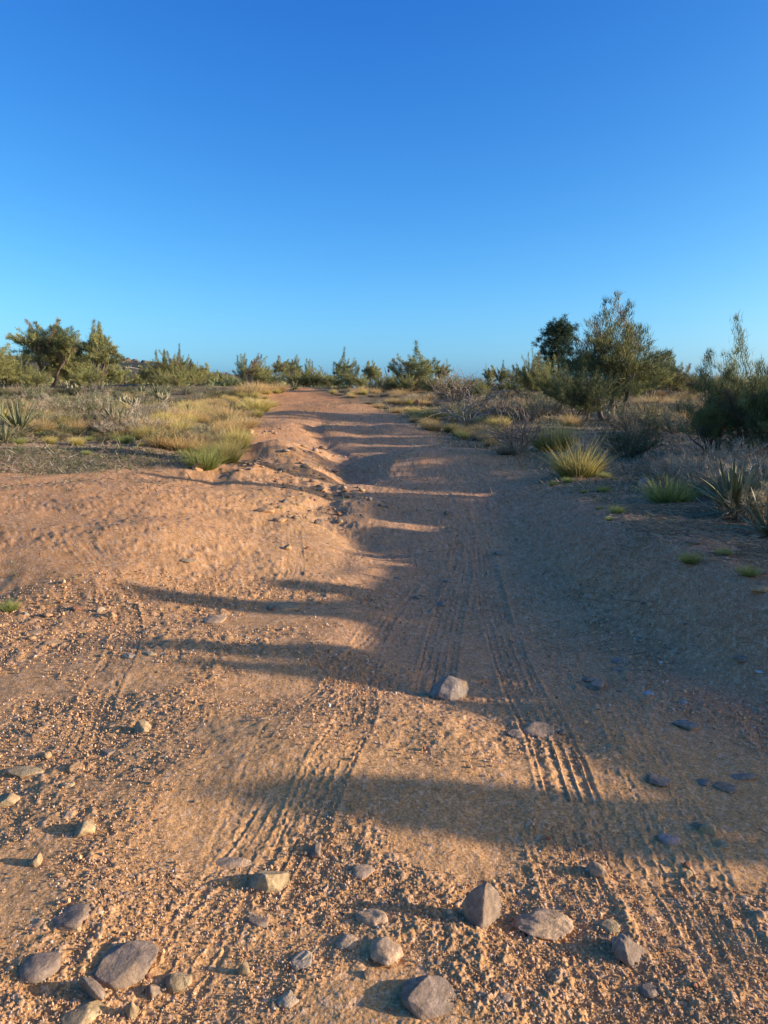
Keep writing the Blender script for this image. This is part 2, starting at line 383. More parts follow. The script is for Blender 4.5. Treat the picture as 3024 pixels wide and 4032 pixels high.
# ------------------------------------------------------------------ rocks
def ico(sub):
    import bmesh
    bm = bmesh.new(); bmesh.ops.create_icosphere(bm, subdivisions=sub, radius=1)
    V = np.array([v.co[:] for v in bm.verts]); Fc = np.array([[v.index for v in f.verts] for f in bm.faces]); bm.free(); return V, Fc
ICO = {k: ico(k) for k in (1, 2, 3, 4, 5)}
def n3(V, sc, seed):
    """cheap 3-d noise from planar slices"""
    a = V*sc
    return (vn(a[:, 0]+a[:, 2]*.7, a[:, 1]-a[:, 2]*.6, seed)+vn(a[:, 1]+a[:, 0]*.5+9, a[:, 2]-a[:, 0]*.4, seed+5)+vn(a[:, 2]*1.1+3, a[:, 0]+a[:, 1]*.8, seed+9))/3
def rock_mesh(name, w, d, h, seed, col, cuts=9, sub=4, rough=.05, flat=.0, top=None):
    rg = np.random.RandomState(seed); V, Fc = ICO[sub]; V = V.copy()
    # chop by planes: flat faces and hard edges
    for _ in range(cuts):
        n = rg.normal(size=3); n[2] *= 1.1; n /= np.linalg.norm(n); k = rg.uniform(.5, .88)
        dd = V@n; V -= np.maximum(dd-k, 0)[:, None]*n
    if top is not None:
        n = np.array(top[:3], float); n /= np.linalg.norm(n); dd = V@n; V -= np.maximum(dd-top[3], 0)[:, None]*n
    if sub >= 4:
        for _ in range(14):
            n = rg.normal(size=3); n /= np.linalg.norm(n); dd = V@n; k = dd.max()-rg.uniform(.02, .09); V -= np.maximum(dd-k, 0)[:, None]*n
    nn = V/np.linalg.norm(V, axis=1)[:, None]
    V = V+nn*(n3(V, 1.7, seed)*rough*1.8+n3(V, 4.5, seed+40)*rough*.8+n3(V, 12, seed+80)*rough*.55)[:, None]
    mx = np.abs(V).max(0); V = V/mx*np.array([w/2, d/2, h/2])
    c = np.array(col)[None]*1.12*(1+.25*n3(V/np.max([w, d]), 5, seed+3))[:, None]
    vein = np.exp(-(n3(V/np.max([w, d]), 2.2, seed+23)/.03)**2); c = c*(1+.35*vein[:, None]); st = ss(.1, .45, n3(V/np.max([w, d]), 3, seed+13)); c = c*(1-.6*st[:, None])+np.array([.42, .27, .135])*.6*st[:, None]
    low = ss(.0, -.6, V[:, 2]/(h/2))[:, None]; c = c*(1-.55*low)+np.array([.42, .28, .17])*.55*low    # sand caked on the foot
    return mesh_np(name, V, Fc, M_rock, c, True)
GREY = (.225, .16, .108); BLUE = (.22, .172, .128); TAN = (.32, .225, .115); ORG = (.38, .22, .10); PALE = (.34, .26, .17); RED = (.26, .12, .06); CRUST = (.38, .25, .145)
nrock = [0]
def rock(px, py, w, h, col, label, name='rock', depth=1.0, sink=.42, rot=0, tilt=(0, 0), cuts=9, rough=.05, top=None, seed=None, sub=4):
    nrock[0] += 1; seed = seed or nrock[0]*13+5
    p = G(px, py+h*.30); dist = math.sqrt(p[0]**2+p[1]**2+(EYE-p[2])**2); k = dist/F
    W_ = w*k; el = math.atan2(EYE-p[2], math.hypot(p[0], p[1]))
    dp = W_*depth; hv = h*k
    H_ = max((hv-dp*sin(el)*.92)/max(cos(el), .3), hv*.34)
    me = rock_mesh(name, W_, dp, H_/(1-sink), seed, col, cuts, sub, rough, top=top)
    o = link(name, me, None, (p[0], p[1]+dp*.15, p[2]+H_/(1-sink)*(.5-sink)), (radians(tilt[0]), radians(tilt[1]), radians(rot)))
    tag(o, label, 'rock' if name == 'rock' else name.replace('_', ' '))
    return o
R_ = rock
R_(490, 3770, 235, 190, GREY, 'largest flat grey rock at the lower left with a long shadow', depth=.95, sub=5, tilt=(6, -4), top=(.15, -.2, 1, .42), rough=.03, rot=-28, cuts=12)
R_(1062, 3467, 150, 115, TAN, 'blocky tan rock with a shattered sunlit right face and dark left side', depth=.9, sub=5, cuts=13, top=(1, -.8, .5, .45), rot=20)
R_(1905, 3590, 165, 185, GREY, 'upright grey slab casting the longest rock shadow in the foreground', depth=.8, sub=5, cuts=11, tilt=(0, 20), top=(1, -.3, .9, .3), rot=-25, seed=77)
R_(1690, 3925, 245, 150, GREY, 'broad smooth grey rock at the bottom edge right of centre', depth=.8, sub=5, cuts=8, rough=.025, top=(.5, -.15, 1, .35), tilt=(0, 8), rot=-15)
R_(1772, 2715, 155, 120, BLUE, 'blue grey boulder on the road where sun catches its right side', depth=.9, sub=5, cuts=10, top=(1, -.9, .25, .55))
R_(2140, 3640, 215, 110, CRUST, 'lumpy crusted rock half sunk in gravel right of the upright slab', depth=.7, sub=5, cuts=3, rough=.16, sink=.4)
R_(2500, 3745, 175, 115, GREY, 'pointed grey slab sloping down to the right in the lower right', depth=.8, sub=5, cuts=10, tilt=(0, 22), top=(.9, -.2, .8, .35), rot=-30)
R_(2405, 3648, 72, 46, TAN, 'small rounded brown rock touching the top of the sloping slab', cuts=5)
R_(320, 3262, 86, 72, TAN, 'round pale cobble on the open gravel at the left', cuts=7, rough=.04)
R_(562, 2862, 72, 64, TAN, 'tan stone with a long pointed shadow left of the sunlit sand tongue', cuts=8, top=(.8, 0, .6, .4))
R_(285, 3612, 125, 72, GREY, 'dark rounded rock above the largest flat grey rock', cuts=6)
R_(150, 3805, 130, 88, GREY, 'speckled grey rock left of the largest flat rock', cuts=6)
R_(360, 3895, 150, 80, GREY, 'thin curved dark shard below the largest flat rock', depth=.35, cuts=8, rot=-38, tilt=(25, 0))
R_(320, 4000, 135, 95, TAN, 'squarish tan rock cut by the bottom edge at the left', cuts=10)
R_(700, 3862, 92, 80, TAN, 'oval pale rock right of the largest flat rock', cuts=6)
R_(608, 3905, 62, 60, GREY, 'small pointed rock between the flat rock and the oval one', cuts=9, top=(.8, 0, .6, .3))
R_(515, 3990, 55, 62, TAN, 'narrow tan stone standing near the bottom edge', cuts=8, depth=.7)
R_(28, 3150, 80, 66, TAN, 'pale rock cut by the left edge of the picture', cuts=8)
R_(85, 3042, 150, 48, TAN, 'long low rock near the left edge above the pale cut off one', cuts=6, depth=.5, sink=.4)
R_(142, 3388, 50, 54, TAN, 'small egg shaped stone below the round pale cobble', cuts=4)
R_(292, 3022, 62, 38, ORG, 'orange flat stone under the shaded gravel at the left', cuts=7, rot=25)
R_(262, 3088, 55, 28, TAN, 'dusty half buried stone just below the orange flat one', cuts=6, sink=.45)
R_(182, 2975, 40, 36, TAN, 'small tan stone with a streak of shadow near the left edge', cuts=7)
R_(425, 2962, 62, 36, GREY, 'cracked grey stone in the shaded gravel', cuts=9)
R_(905, 3395, 155, 34, CRUST, 'long half buried crust of stone above the blocky rock', depth=.4, sink=.5, cuts=5, rough=.1)
R_(1252, 3348, 72, 58, GREY, 'triangular dark stone right of the tyre print', cuts=10, top=(1, 0, .3, .3))
R_(1425, 3437, 92, 42, CRUST, 'low pale stone in the gravel near the middle of the foreground', cuts=5, sink=.45)
R_(1465, 3612, 115, 88, CRUST, 'sandy mound of stone at the tip of the upright slab shadow', cuts=4, rough=.12, sink=.5)
R_(1512, 3748, 135, 108, CRUST, 'knobbly gravel coated rock in the middle of the foreground', cuts=5, rough=.12, sink=.35)
R_(1366, 3716, 82, 50, CRUST, 'small gravel coated lump left of the knobbly rock', cuts=5, rough=.12, sink=.4)
R_(1190, 3782, 88, 66, PALE, 'flat pale angular stone left of the knobbly rock', cuts=10, top=(0, -.2, 1, .3), sink=.4)
R_(1452, 3838, 46, 42, ORG, 'small bright orange stone in the shadow at the bottom', cuts=7)
R_(1008, 3632, 84, 60, GREY, 'dark jagged stone below the blocky tan rock', cuts=10)
R_(1128, 3935, 84, 58, PALE, 'pale chipped stone near the bottom edge left of the broad grey rock', cuts=9)
R_(962, 3822, 52, 50, TAN, 'small upright stone lit on its right edge', cuts=8, depth=.6)
R_(1085, 3965, 46, 32, TAN, 'little tan stone under the pale chipped one', cuts=7)
R_(1962, 3938, 42, 34, GREY, 'small grey stone right of the broad bottom rock', cuts=7)
R_(1995, 3932, 46, 34, CRUST, 'sandy stone leaning on the small grey stone at the bottom', cuts=5)
R_(2562, 3902, 64, 40, GREY, 'low grey stone below the sloping slab', cuts=7)
R_(2462, 3566, 52, 30, TAN, 'small tan stone above the sloping slab', cuts=6)
R_(2352, 3432, 92, 66, CRUST, 'slanting crusted stone between gravel and tyre print at right', cuts=6, rough=.1, depth=.6, rot=-30)
R_(2640, 3300, 72, 44, (.36, .25, .20), 'pinkish rock on the sunlit edge of the road shade', cuts=8)
R_(2792, 3262, 56, 48, TAN, 'round topped stone at the shade edge near the right side', cuts=6)
R_(2750, 3246, 36, 30, GREY, 'small grey stone beside the round topped one', cuts=7)
R_(2848, 3322, 52, 30, TAN, 'flat stone in the furrow by the right side', cuts=7)
R_(2712, 3442, 30, 28, TAN, 'little cube like stone lit on its right near the right side', cuts=9)
R_(2592, 3070, 90, 50, BLUE, 'pale blue grey slab in the shade at the lower right', cuts=8, sink=.4, rot=25)
R_(2862, 3102, 78, 34, GREY, 'flat light grey stone in the shade near the right edge', cuts=7, sink=.4)
R_(2778, 3080, 48, 26, BLUE, 'small grey stone left of the flat light one in the shade', cuts=7, sink=.4)
R_(2940, 3056, 105, 30, BLUE, 'long dark blue stone at the right edge of the shaded road', cuts=7, sink=.4, depth=.5)
R_(2352, 2692, 82, 58, BLUE, 'angular slate coloured stone on the shaded road', cuts=11, top=(0, -.3, 1, .4))
R_(2325, 2672, 60, 26, BLUE, 'flat dark stone wedged behind the slate coloured one', cuts=7)
R_(2560, 2730, 42, 28, (.36, .36, .35), 'whitish round stone on the shaded road', cuts=5)
R_(2692, 2762, 30, 28, (.32, .31, .30), 'small round grey pebble stone right of the whitish one', cuts=4)
R_(2710, 2852, 92, 44, (.16, .15, .13), 'dark brown flat rock in the shade by the right bank', cuts=9, sink=.4)
R_(2115, 2872, 150, 46, CRUST, 'wide sand covered stone by the shaded tyre print', cuts=5, sink=.5, rough=.08)
R_(2030, 2888, 74, 36, GREY, 'grey stone beside the wide sand covered one', cuts=8, sink=.4)
R_(2215, 2882, 30, 22, BLUE, 'small dark stone pressed in the shaded tyre print', cuts=7)
R_(2450, 2600, 74, 22, BLUE, 'thin blue black flake of stone on the shaded road', cuts=8, sink=.4)
R_(2460, 2640, 90, 24, GREY, 'thin grey flake below the blue black flake', cuts=8, sink=.45)
R_(2920, 2592, 56, 28, GREY, 'grey stone stuck in the shaded right bank', cuts=8)
R_(2992, 2642, 34, 14, (.5, .49, .47), 'tiny white chip of stone on the right bank', cuts=6)
R_(1972, 2178, 52, 24, BLUE, 'dark stone lying on the road beyond the tyre prints', cuts=7)
R_(1762, 2288, 38, 18, BLUE, 'small flat bluish stone in the middle of the shaded road', cuts=7)
R_(1566, 2276, 34, 15, BLUE, 'dark bluish stone left of the middle of the shaded road', cuts=7)
R_(1742, 2376, 48, 24, BLUE, 'nearest of the dark blue stones between the shaded wheel tracks', cuts=7)
R_(1640, 2352, 32, 16, BLUE, 'light blue grey stone between two darker ones on the shaded road', cuts=7)
R_(1756, 2022, 24, 22, GREY, 'small stone with a sunlit top far up the shaded road', cuts=7)
R_(1125, 2386, 130, 36, TAN, 'wide brown rock crossed by a tree shadow left of the road', cuts=8, sink=.4)
R_(1075, 2396, 50, 24, RED, 'reddish stone at the left end of the wide brown rock', cuts=8)
R_(850, 2436, 110, 34, CRUST, 'low sandy rock left of the wide brown rock', cuts=6, sink=.45, rough=.09)
R_(1128, 2156, 40, 24, ORG, 'orange cube shaped stone with a thin shadow on the bright sand', cuts=8)
R_(1212, 2160, 24, 16, RED, 'tiny dark red stone right of the orange cube shaped one', cuts=8)
R_(735, 2206, 66, 20, TAN, 'flat stone on the bright sand slope at the left', cuts=8)
R_(1045, 2010, 84, 26, ORG, 'long rusty rock at the rim of the stony wash', cuts=8)
R_(1100, 2046, 60, 22, ORG, 'flat ochre rock just below the long rusty one', cuts=8)
R_(1252, 2056, 44, 30, GREY, 'grey rock on the sunlit edge of the stony wash', cuts=8)
R_(1340, 2054, 30, 18, TAN, 'tan rock at the tip of sunlit sand beside the shaded road', cuts=8)
R_(776, 1840, 46, 38, ORG, 'rounded orange rock at the foot of the green bunch grass', cuts=5)
R_(398, 1776, 36, 14, RED, 'small dark red rock where the tree shadows start at the left', cuts=8)
R_(436, 2420, 54, 34, ORG, 'orange rock at the right end of the little scarp on the left', cuts=8)
R_(405, 2432, 40, 20, ORG, 'flat orange stone just left of the one ending the scarp', cuts=8)
R_(398, 2404, 34, 22, PALE, 'pale splinter leaning above the orange scarp rocks', cuts=9, depth=.3, rot=40)
R_(304, 2394, 52, 26, RED, 'dark red rock under the edge of the little scarp', cuts=8)
R_(186, 2420, 40, 22, ORG, 'ochre rock in the gravel left under the scarp', cuts=8)
R_(160, 2394, 34, 20, ORG, 'small ochre rock nearest the scarp edge on the left', cuts=8)
R_(96, 2420, 32, 22, PALE, 'pale yellow stone beside the weeds at the left edge', cuts=8)
R_(232, 2462, 38, 20, ORG, 'lone orange stone with a dark left side below the scarp', cuts=8)
R_(132, 2486, 84, 24, ORG, 'smooth half buried orange rock near the left edge', cuts=4, sink=.5)
R_(122, 2512, 34, 20, ORG, 'yellow stone under the smooth half buried rock', cuts=7)
R_(206, 2530, 84, 34, ORG, 'broken orange rock with a hollow dark left end', cuts=9)
R_(572, 2486, 36, 20, BLUE, 'dark stone with a pale flake before it on the left flat', cuts=8)
R_(590, 2572, 54, 20, TAN, 'flat tan stone in the thin tree shadow at the left', cuts=8)
R_(508, 2580, 48, 20, PALE, 'pale flat stone at the left end of the thin tree shadow', cuts=8)
R_(2536, 1908, 46, 40, (.42, .26, .22), 'pink stone with a hollow face beside the green grass at right', cuts=9)
R_(2740, 2132, 64, 20, (.24, .16, .09), 'brown flat stone below the dead yucca leaves', cuts=8, sink=.4)
R_(3000, 2320, 70, 30, ORG, 'rusty stone at the right edge on the shaded bank', cuts=8)
R_(2985, 2250, 60, 22, GREY, 'grey stone by the small weed on the shaded bank', cuts=8)
R_(984, 1700, 34, 20, ORG, 'bright orange stone in the far hollow beside the grass', cuts=8)

# stones too alike to tell apart: a dozen shapes, placed one by one
def stone_variants(cols, n, s0):
    out = []
    for i in range(n):
        rg = np.random.RandomState(s0+i)
        out.append(rock_mesh('stone', 1, rg.uniform(.6, .95), rg.uniform(.25, .5), s0+i*7, cols[i % len(cols)], 13, 2, .03))
    for m in out: m.materials[0] = M_stone
    return out
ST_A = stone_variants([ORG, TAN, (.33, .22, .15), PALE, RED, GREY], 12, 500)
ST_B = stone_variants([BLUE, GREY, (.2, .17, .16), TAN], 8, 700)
rr_ = random.Random(4)
def scatter_stones(poly_px, n, s_min, s_max, meshes, label, group, name='stone'):
    xs = [p[0] for p in poly_px]; ys = [p[1] for p in poly_px]; k = 0; tries = 0
    while k < n and tries < n*40:
        tries += 1
        x = rr_.uniform(min(xs), max(xs)); y = rr_.uniform(min(ys), max(ys)); ins = False; j = len(poly_px)-1
        for i in range(len(poly_px)):
            if (ys[i] > y) != (ys[j] > y) and x < (xs[j]-xs[i])*(y-ys[i])/(ys[j]-ys[i])+xs[i]: ins = not ins
            j = i
        if not ins: continue
        p = G(x, y); d = math.hypot(p[0], p[1]); w = (s_min+(s_max-s_min)*rr_.random()**2.2)*d/F
        o = link(name, rr_.choice(meshes), None, (p[0], p[1], p[2]+w*.10), (rr_.uniform(-.3, .3), rr_.uniform(-.3, .3), rr_.uniform(0, 6.28)), w)
        sz = w/d*F; tag(o, ('large ' if sz > s_min+.5*(s_max-s_min) else 'tiny ' if sz < s_min+.12*(s_max-s_min) else 'small ')+label+' '+where(p), 'stone', group); k += 1
scatter_stones([(900, 1850), (1080, 1790), (1240, 1740), (1360, 1800), (1340, 1860), (1390, 1950), (1380, 2060), (1150, 2050), (980, 1950)], 135, 11, 46, ST_A, 'rusty stone in the stony wash', 'stones littering the wash left of the road')
scatter_stones([(930, 1810), (1080, 1820), (1050, 1845), (930, 1835)], 10, 20, 40, ST_A, 'rusty stone by the bunch grass', 'stones below the sandy mound')
scatter_stones([(980, 1690), (1110, 1690), (1090, 1715), (980, 1715)], 8, 16, 30, ST_A, 'orange stone in the far hollow', 'stones in the far hollow')
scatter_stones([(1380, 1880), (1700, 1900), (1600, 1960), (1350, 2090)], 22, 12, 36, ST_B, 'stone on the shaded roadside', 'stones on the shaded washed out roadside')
scatter_stones([(1000, 2250), (1400, 2200), (1350, 2420), (900, 2420), (700, 2350)], 18, 10, 24, ST_A, 'stone on the sunlit sand', 'small stones on the sand left of the tracks')
scatter_stones([(100, 2430), (520, 2380), (900, 2500), (700, 2680), (120, 2640)], 16, 12, 28, ST_A, 'stone on the sunlit gravel', 'small stones below the little scarp')
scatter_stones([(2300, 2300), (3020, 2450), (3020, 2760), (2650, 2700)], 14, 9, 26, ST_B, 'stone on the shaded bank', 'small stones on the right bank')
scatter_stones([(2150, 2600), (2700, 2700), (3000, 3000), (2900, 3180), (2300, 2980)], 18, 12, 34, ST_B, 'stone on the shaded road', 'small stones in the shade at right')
scatter_stones([(0, 3450), (3020, 3350), (3020, 4030), (0, 4030)], 40, 16, 44, ST_A, 'stone in the foreground gravel', 'small stones in the foreground gravel')
scatter_stones([(0, 2900), (700, 2850), (900, 3350), (0, 3450)], 13, 14, 34, ST_A, 'stone in the gravel', 'small stones in the gravel at left')

# loose grit: far too many grains to count
def grit_layer():
    rg = np.random.RandomState(12); n = 62000
    r = 1.55+rg.random(n)**1.6*5.0; a = np.radians(rg.uniform(-33, 33, n)); x = r*np.sin(a); y = r*np.cos(a)
    keep = (fbm(x/.7, y/.7, 51, 3)+.5*rg.random(n)-.1 > -.25) & ~((np.abs(x-roadc(y)) < .75) & (y > 3.2) & (rg.random(n) < .75))
    x = x[keep]; y = y[keep]; r = r[keep]; n = len(x)
    s = (.0014+.0026*rg.random(n)**2.2)*(1+.28*np.maximum(r-2, 0)); big = rg.random(n) < .025; s = np.where(big, s*1.9, s)
    z = macro(x, y)+s*.5+.004
    V, Fc = ICO[1]; 
    import bmesh
    V0 = np.array([(0, 0, 1), (.89, 0, .45), (.28, .85, .45), (-.72, .53, .45), (-.72, -.53, .45), (.28, -.85, .45), (.72, .53, -.45), (-.28, .85, -.45), (-.89, 0, -.45), (-.28, -.85, -.45), (.72, -.53, -.45), (0, 0, -1)])
    F0 = np.array([(0, 1, 2), (0, 2, 3), (0, 3, 4), (0, 4, 5), (0, 5, 1), (1, 6, 2), (2, 7, 3), (3, 8, 4), (4, 9, 5), (5, 10, 1), (1, 10, 6), (2, 6, 7), (3, 7, 8), (4, 8, 9), (5, 9, 10)])
    P = V0[None]*(1+rg.uniform(-.3, .3, (n, 12, 1)))*s[:, None, None]*rg.uniform(.7, 1.25, (n, 1, 3))
    P = P+np.stack([x, y, z], 1)[:, None]
    FF = F0[None]+np.arange(n)[:, None, None]*12
    t = rg.random(n); c = np.stack([.36+.40*t, .20+.26*t, .085+.15*t], 1); pk = rg.random(n) < .15; c[pk] *= (.6, .62, .7); wh = rg.random(n) < .06; c[wh] = (.62, .52, .40); rd_ = rg.random(n) < .06; c[rd_] = (.34, .15, .08)
    me = mesh_np('grit', P.reshape(-1, 3), FF.reshape(-1, 3), M_grit, np.repeat(c, 12, 0), False)
    tag(link('grit', me), 'loose sandy grit strewn over the foreground', 'grit', None, 'stuff')
grit_layer()

# ------------------------------------------------------------------ plant building blocks
def blades(P, Dr, L, w, C0, C1, rg, bend=None, seg=1):
    """thin tapering blades: base points, directions, lengths, widths; returns verts, tris, colours"""
    n = len(P); side = np.cross(Dr, rg.normal(size=(n, 3))); side /= np.linalg.norm(side, axis=1)[:, None]+1e-9
    if seg == 1:
        V = np.stack([P-side*w[:, None], P+side*w[:, None], P+Dr*L[:, None]], 1)
        C = np.stack([C0, C0, C1], 1); Fc = np.array([[0, 1, 2]])[None]+np.arange(n)[:, None, None]*3
        return V.reshape(-1, 3), Fc.reshape(-1, 3), C.reshape(-1, 3)
    if bend is None: bend = np.zeros((n, 3))
    mid = P+Dr*(L*.55)[:, None]+bend*(.25*L)[:, None]; tip = P+Dr*L[:, None]+bend*L[:, None]
    V = np.stack([P-side*w[:, None], P+side*w[:, None], mid-side*(w*.7)[:, None], mid+side*(w*.7)[:, None], tip], 1)
    Cm = C0*.5+C1*.5; C = np.stack([C0, C0, Cm, Cm, C1], 1)
    Fc = np.array([[0, 1, 3], [0, 3, 2], [2, 3, 4]])[None]+np.arange(n)[:, None, None]*5
    return V.reshape(-1, 3), Fc.reshape(-1, 3), C.reshape(-1, 3)
class Buf:
    def __init__(s): s.V = []; s.F = []; s.C = []; s.n = 0
    def add(s, V, Fc, C):
        s.V.append(np.asarray(V, float)); s.F.append(np.asarray(Fc)+s.n); s.C.append(np.broadcast_to(np.asarray(C, float), (len(V), 3))); s.n += len(V)
    def mesh(s, name, mat, smooth=True):
        return mesh_np(name, np.concatenate(s.V), np.concatenate(s.F), mat, np.concatenate(s.C), smooth)
def tube(B, pts, rad, col, k=5):
    pts = np.asarray(pts, float); m = len(pts); T = np.gradient(pts, axis=0); T /= np.linalg.norm(T, axis=1)[:, None]+1e-9
    up = np.array([0, 0, 1.]) if abs(T[0][2]) < .9 else np.array([1., 0, 0]); V = []
    for i in range(m):
        a = np.cross(T[i], up); a /= np.linalg.norm(a)+1e-9; b = np.cross(T[i], a)
        th = np.arange(k)*2*pi/k; V.append(pts[i]+rad[i]*(np.cos(th)[:, None]*a+np.sin(th)[:, None]*b))
    V = np.concatenate(V); Fc = []
    for i in range(m-1):
        for j in range(k):
            a = i*k+j; b = i*k+(j+1) % k; Fc += [(a, b, b+k), (a, b+k, a+k)]
    B.add(V, Fc, col)
def nrm(v): return v/(np.linalg.norm(v)+1e-9)
def wiggle(rg, p, d, L, n, curl, up=0.0):
    pts = [p]; d = nrm(d)
    for i in range(n):
        d = nrm(d+rg.normal(size=3)*curl+np.array([0, 0, up])); p = p+d*L/n; pts.append(p)
    return np.array(pts), d

GRN = np.array([.24, .25, .09]); GRN2 = np.array([.34, .325, .12]); DGRN = np.array([.12, .14, .06]); DEAD = np.array([.26, .18, .10]); BARK = (.16, .12, .09)
def thorn_tree(seed, H=4., Wd=3.2, trunks=2, bare=.25, plumes=34, tw=230, fill=1.0, dead=.08, low=True, tl=.34, wdt=.011, cols=(GRN, GRN2, DGRN), spread=.6, trunk_r=.05, updir=.42):
    """green-twigged desert tree: crooked trunks, limbs, and upward plumes of fine leafless twigs"""
    rg = np.random.RandomState(seed); TB = Buf(); CB = Buf()
    ends = []
    for k in range(trunks):
        az = 2*pi*(k+rg.random()*.5)/trunks; lean = rg.uniform(.2, .55)*spread/.6
        d = np.array([cos(az)*lean, sin(az)*lean, 1]); base = np.array([cos(az), sin(az), 0])*.06*trunks
        L = H*bare*rg.uniform(.9, 1.3)+.15*H; r0 = trunk_r*H/4*rg.uniform(.8, 1.2)
        pts, d = wiggle(rg, base, d, L, 6, .14, .02); tube(TB, pts, np.linspace(r0*1.3, r0*.75, 7), BARK, 6)
        for q in range(max(3, int(plumes/trunks/5))):
            s = rg.randint(3, 7); a2 = rg.uniform(0, 2*pi)
            dd = nrm(d*.6+np.array([cos(a2), sin(a2), rg.uniform(.0, .8)])*rg.uniform(.5, 1)); l2 = H*rg.uniform(.18, .36)
            p2, d2 = wiggle(rg, pts[s], dd, l2, 4, .16, .08); tube(TB, p2, np.linspace(r0*.5, r0*.22, 5), BARK, 4)
            ends.append((p2, d2, r0*.22))
    top = np.array([0, 0, H])
    for i in range(plumes):
        p2, d2, r2 = ends[rg.randint(len(ends))]; a0 = p2[rg.randint(1, 5)]
        az = rg.uniform(0, 2*pi); rad = Wd/2*math.sqrt(rg.random())*rg.uniform(.8, 1.15)
        zt = H*(1-.5*(rad/(Wd/2))**2.2*rg.uniform(.6, 1))*(rg.uniform(.62, 1.02)*(.93+.1*math.sin(az*2+seed)) if updir < .7 else rg.uniform(.5, .86)+.24*(math.cos(az*2+seed) > .55))
        if low and rg.random() < .32: zt = H*rg.uniform(.18, .5)
        tip = np.array([cos(az)*rad, sin(az)*rad, zt]); ax = tip-a0; L = np.linalg.norm(ax)
        mid = a0+ax*.5+np.array([cos(az), sin(az), -.4])*L*.12
        ts = np.linspace(0, 1, 6)[:, None]; pts = (1-ts)**2*a0+2*ts*(1-ts)*mid+ts**2*tip
        tube(TB, pts, np.linspace(max(r2, .008), .004, 6), BARK, 3)
        n = int(tw*fill*rg.uniform(.6, 1.3)); t = rg.random(n)**.75*.92+.12
        t = np.clip(t, 0, 1); tt = t[:, None]; P = (1-tt)**2*a0+2*tt*(1-tt)*mid+tt**2*tip
        P = P+rg.normal(size=(n, 3))*(.055*H/4*(1.25-t)[:, None]+.02)*1.6
        axn = nrm(ax); Dr = axn*.55+np.array([0, 0, updir])+rg.normal(size=(n, 3))*.5
        Dr /= np.linalg.norm(Dr, axis=1)[:, None]; Ls = tl*rg.uniform(.45, 1.15, n)*(1.15-.4*t)*H/4
        c = cols[0]+(cols[1]-cols[0])*rg.random() if rg.random() < .75 else cols[2]
        if rg.random() < dead: c = DEAD
        C0 = np.clip(c*rg.uniform(.6, 1.25, (n, 1)), 0, 1); C1 = C0*1.1
        CB.add(*blades(P, Dr, Ls, np.full(n, wdt*H/4)*rg.uniform(.6, 1.3, n), C0, C1, rg))
    return TB.mesh('trunk', M_bark), CB.mesh('crown', M_leaf, False)
def bunch(seed, H=.5, R=.3, n=330, base=(.16, .17, .05), tip=(.55, .38, .18), w=.003, lean=.55, plume=True):
    n = int(n*2.2); rg = np.random.RandomState(seed); az = rg.uniform(0, 2*pi, n); q = np.sqrt(rg.random(n))
    P = np.stack([np.cos(az)*q*R*.45, np.sin(az)*q*R*.45, np.zeros(n)-.02], 1)
    tl = q*lean*1.35*rg.uniform(.6, 1.3, n); Dr = np.stack([np.cos(az+rg.normal(size=n)*.4)*tl, np.sin(az+rg.normal(size=n)*.4)*tl, np.ones(n)], 1)+rg.normal(size=(n, 3))*.16; Dr /= np.linalg.norm(Dr, axis=1)[:, None]
    L = H*rg.uniform(.3, 1.08, n)*(1-.2*q); bend = np.stack([np.cos(az)*q*.22, np.sin(az)*q*.22, -.10*q], 1)+rg.normal(size=(n, 3))*.09
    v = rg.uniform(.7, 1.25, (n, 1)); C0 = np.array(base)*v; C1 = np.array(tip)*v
    B = Buf(); B.add(*blades(P, Dr, L, np.full(n, w)*rg.uniform(.6, 1.3, n), C0, C1, rg, bend, 2)); return B.mesh('grass_tuft', M_grass, False)
def twiggy(seed, H=.6, R=.5, stems=26, tw=40, col=(.24, .21, .15), col2=(.14, .13, .08), w=.004, leaf=.5):
    """low dry shrub: stems splitting into a cloud of fine twigs"""
    rg = np.random.RandomState(seed); B = Buf(); T = Buf()
    for i in range(stems):
        az = rg.uniform(0, 2*pi); q = math.sqrt(rg.random()); e = np.array([cos(az)*q*R, sin(az)*q*R, H*(1-.45*q*q)*rg.uniform(.65, 1.05)])
        p0 = np.array([cos(az), sin(az), 0])*R*.12; mid = (p0+e)/2+rg.normal(size=3)*.06*H; ts = np.linspace(0, 1, 4)[:, None]; pts = (1-ts)**2*p0+2*ts*(1-ts)*mid+ts**2*e
        tube(T, pts, np.linspace(.008, .003, 4)*H/.6, (.15, .12, .09), 3)
        n = tw; t = rg.random(n)*.8+.2; tt = t[:, None]; P = (1-tt)**2*p0+2*tt*(1-tt)*mid+tt**2*e+rg.normal(size=(n, 3))*.03*H
        Dr = nrm(e-p0)*.5+rg.normal(size=(n, 3))*.6+np.array([0, 0, .35]); Dr /= np.linalg.norm(Dr, axis=1)[:, None]
        c = np.array(col if rg.random() < .6 else col2)*rg.uniform(.75, 1.25); C = np.clip(c*rg.uniform(.7, 1.3, (n, 1)), 0, 1)
        B.add(*blades(P, Dr, H*leaf*rg.uniform(.15, .5, n), np.full(n, w)*rg.uniform(.6, 1.4, n), C, C, rg))
    return T, B
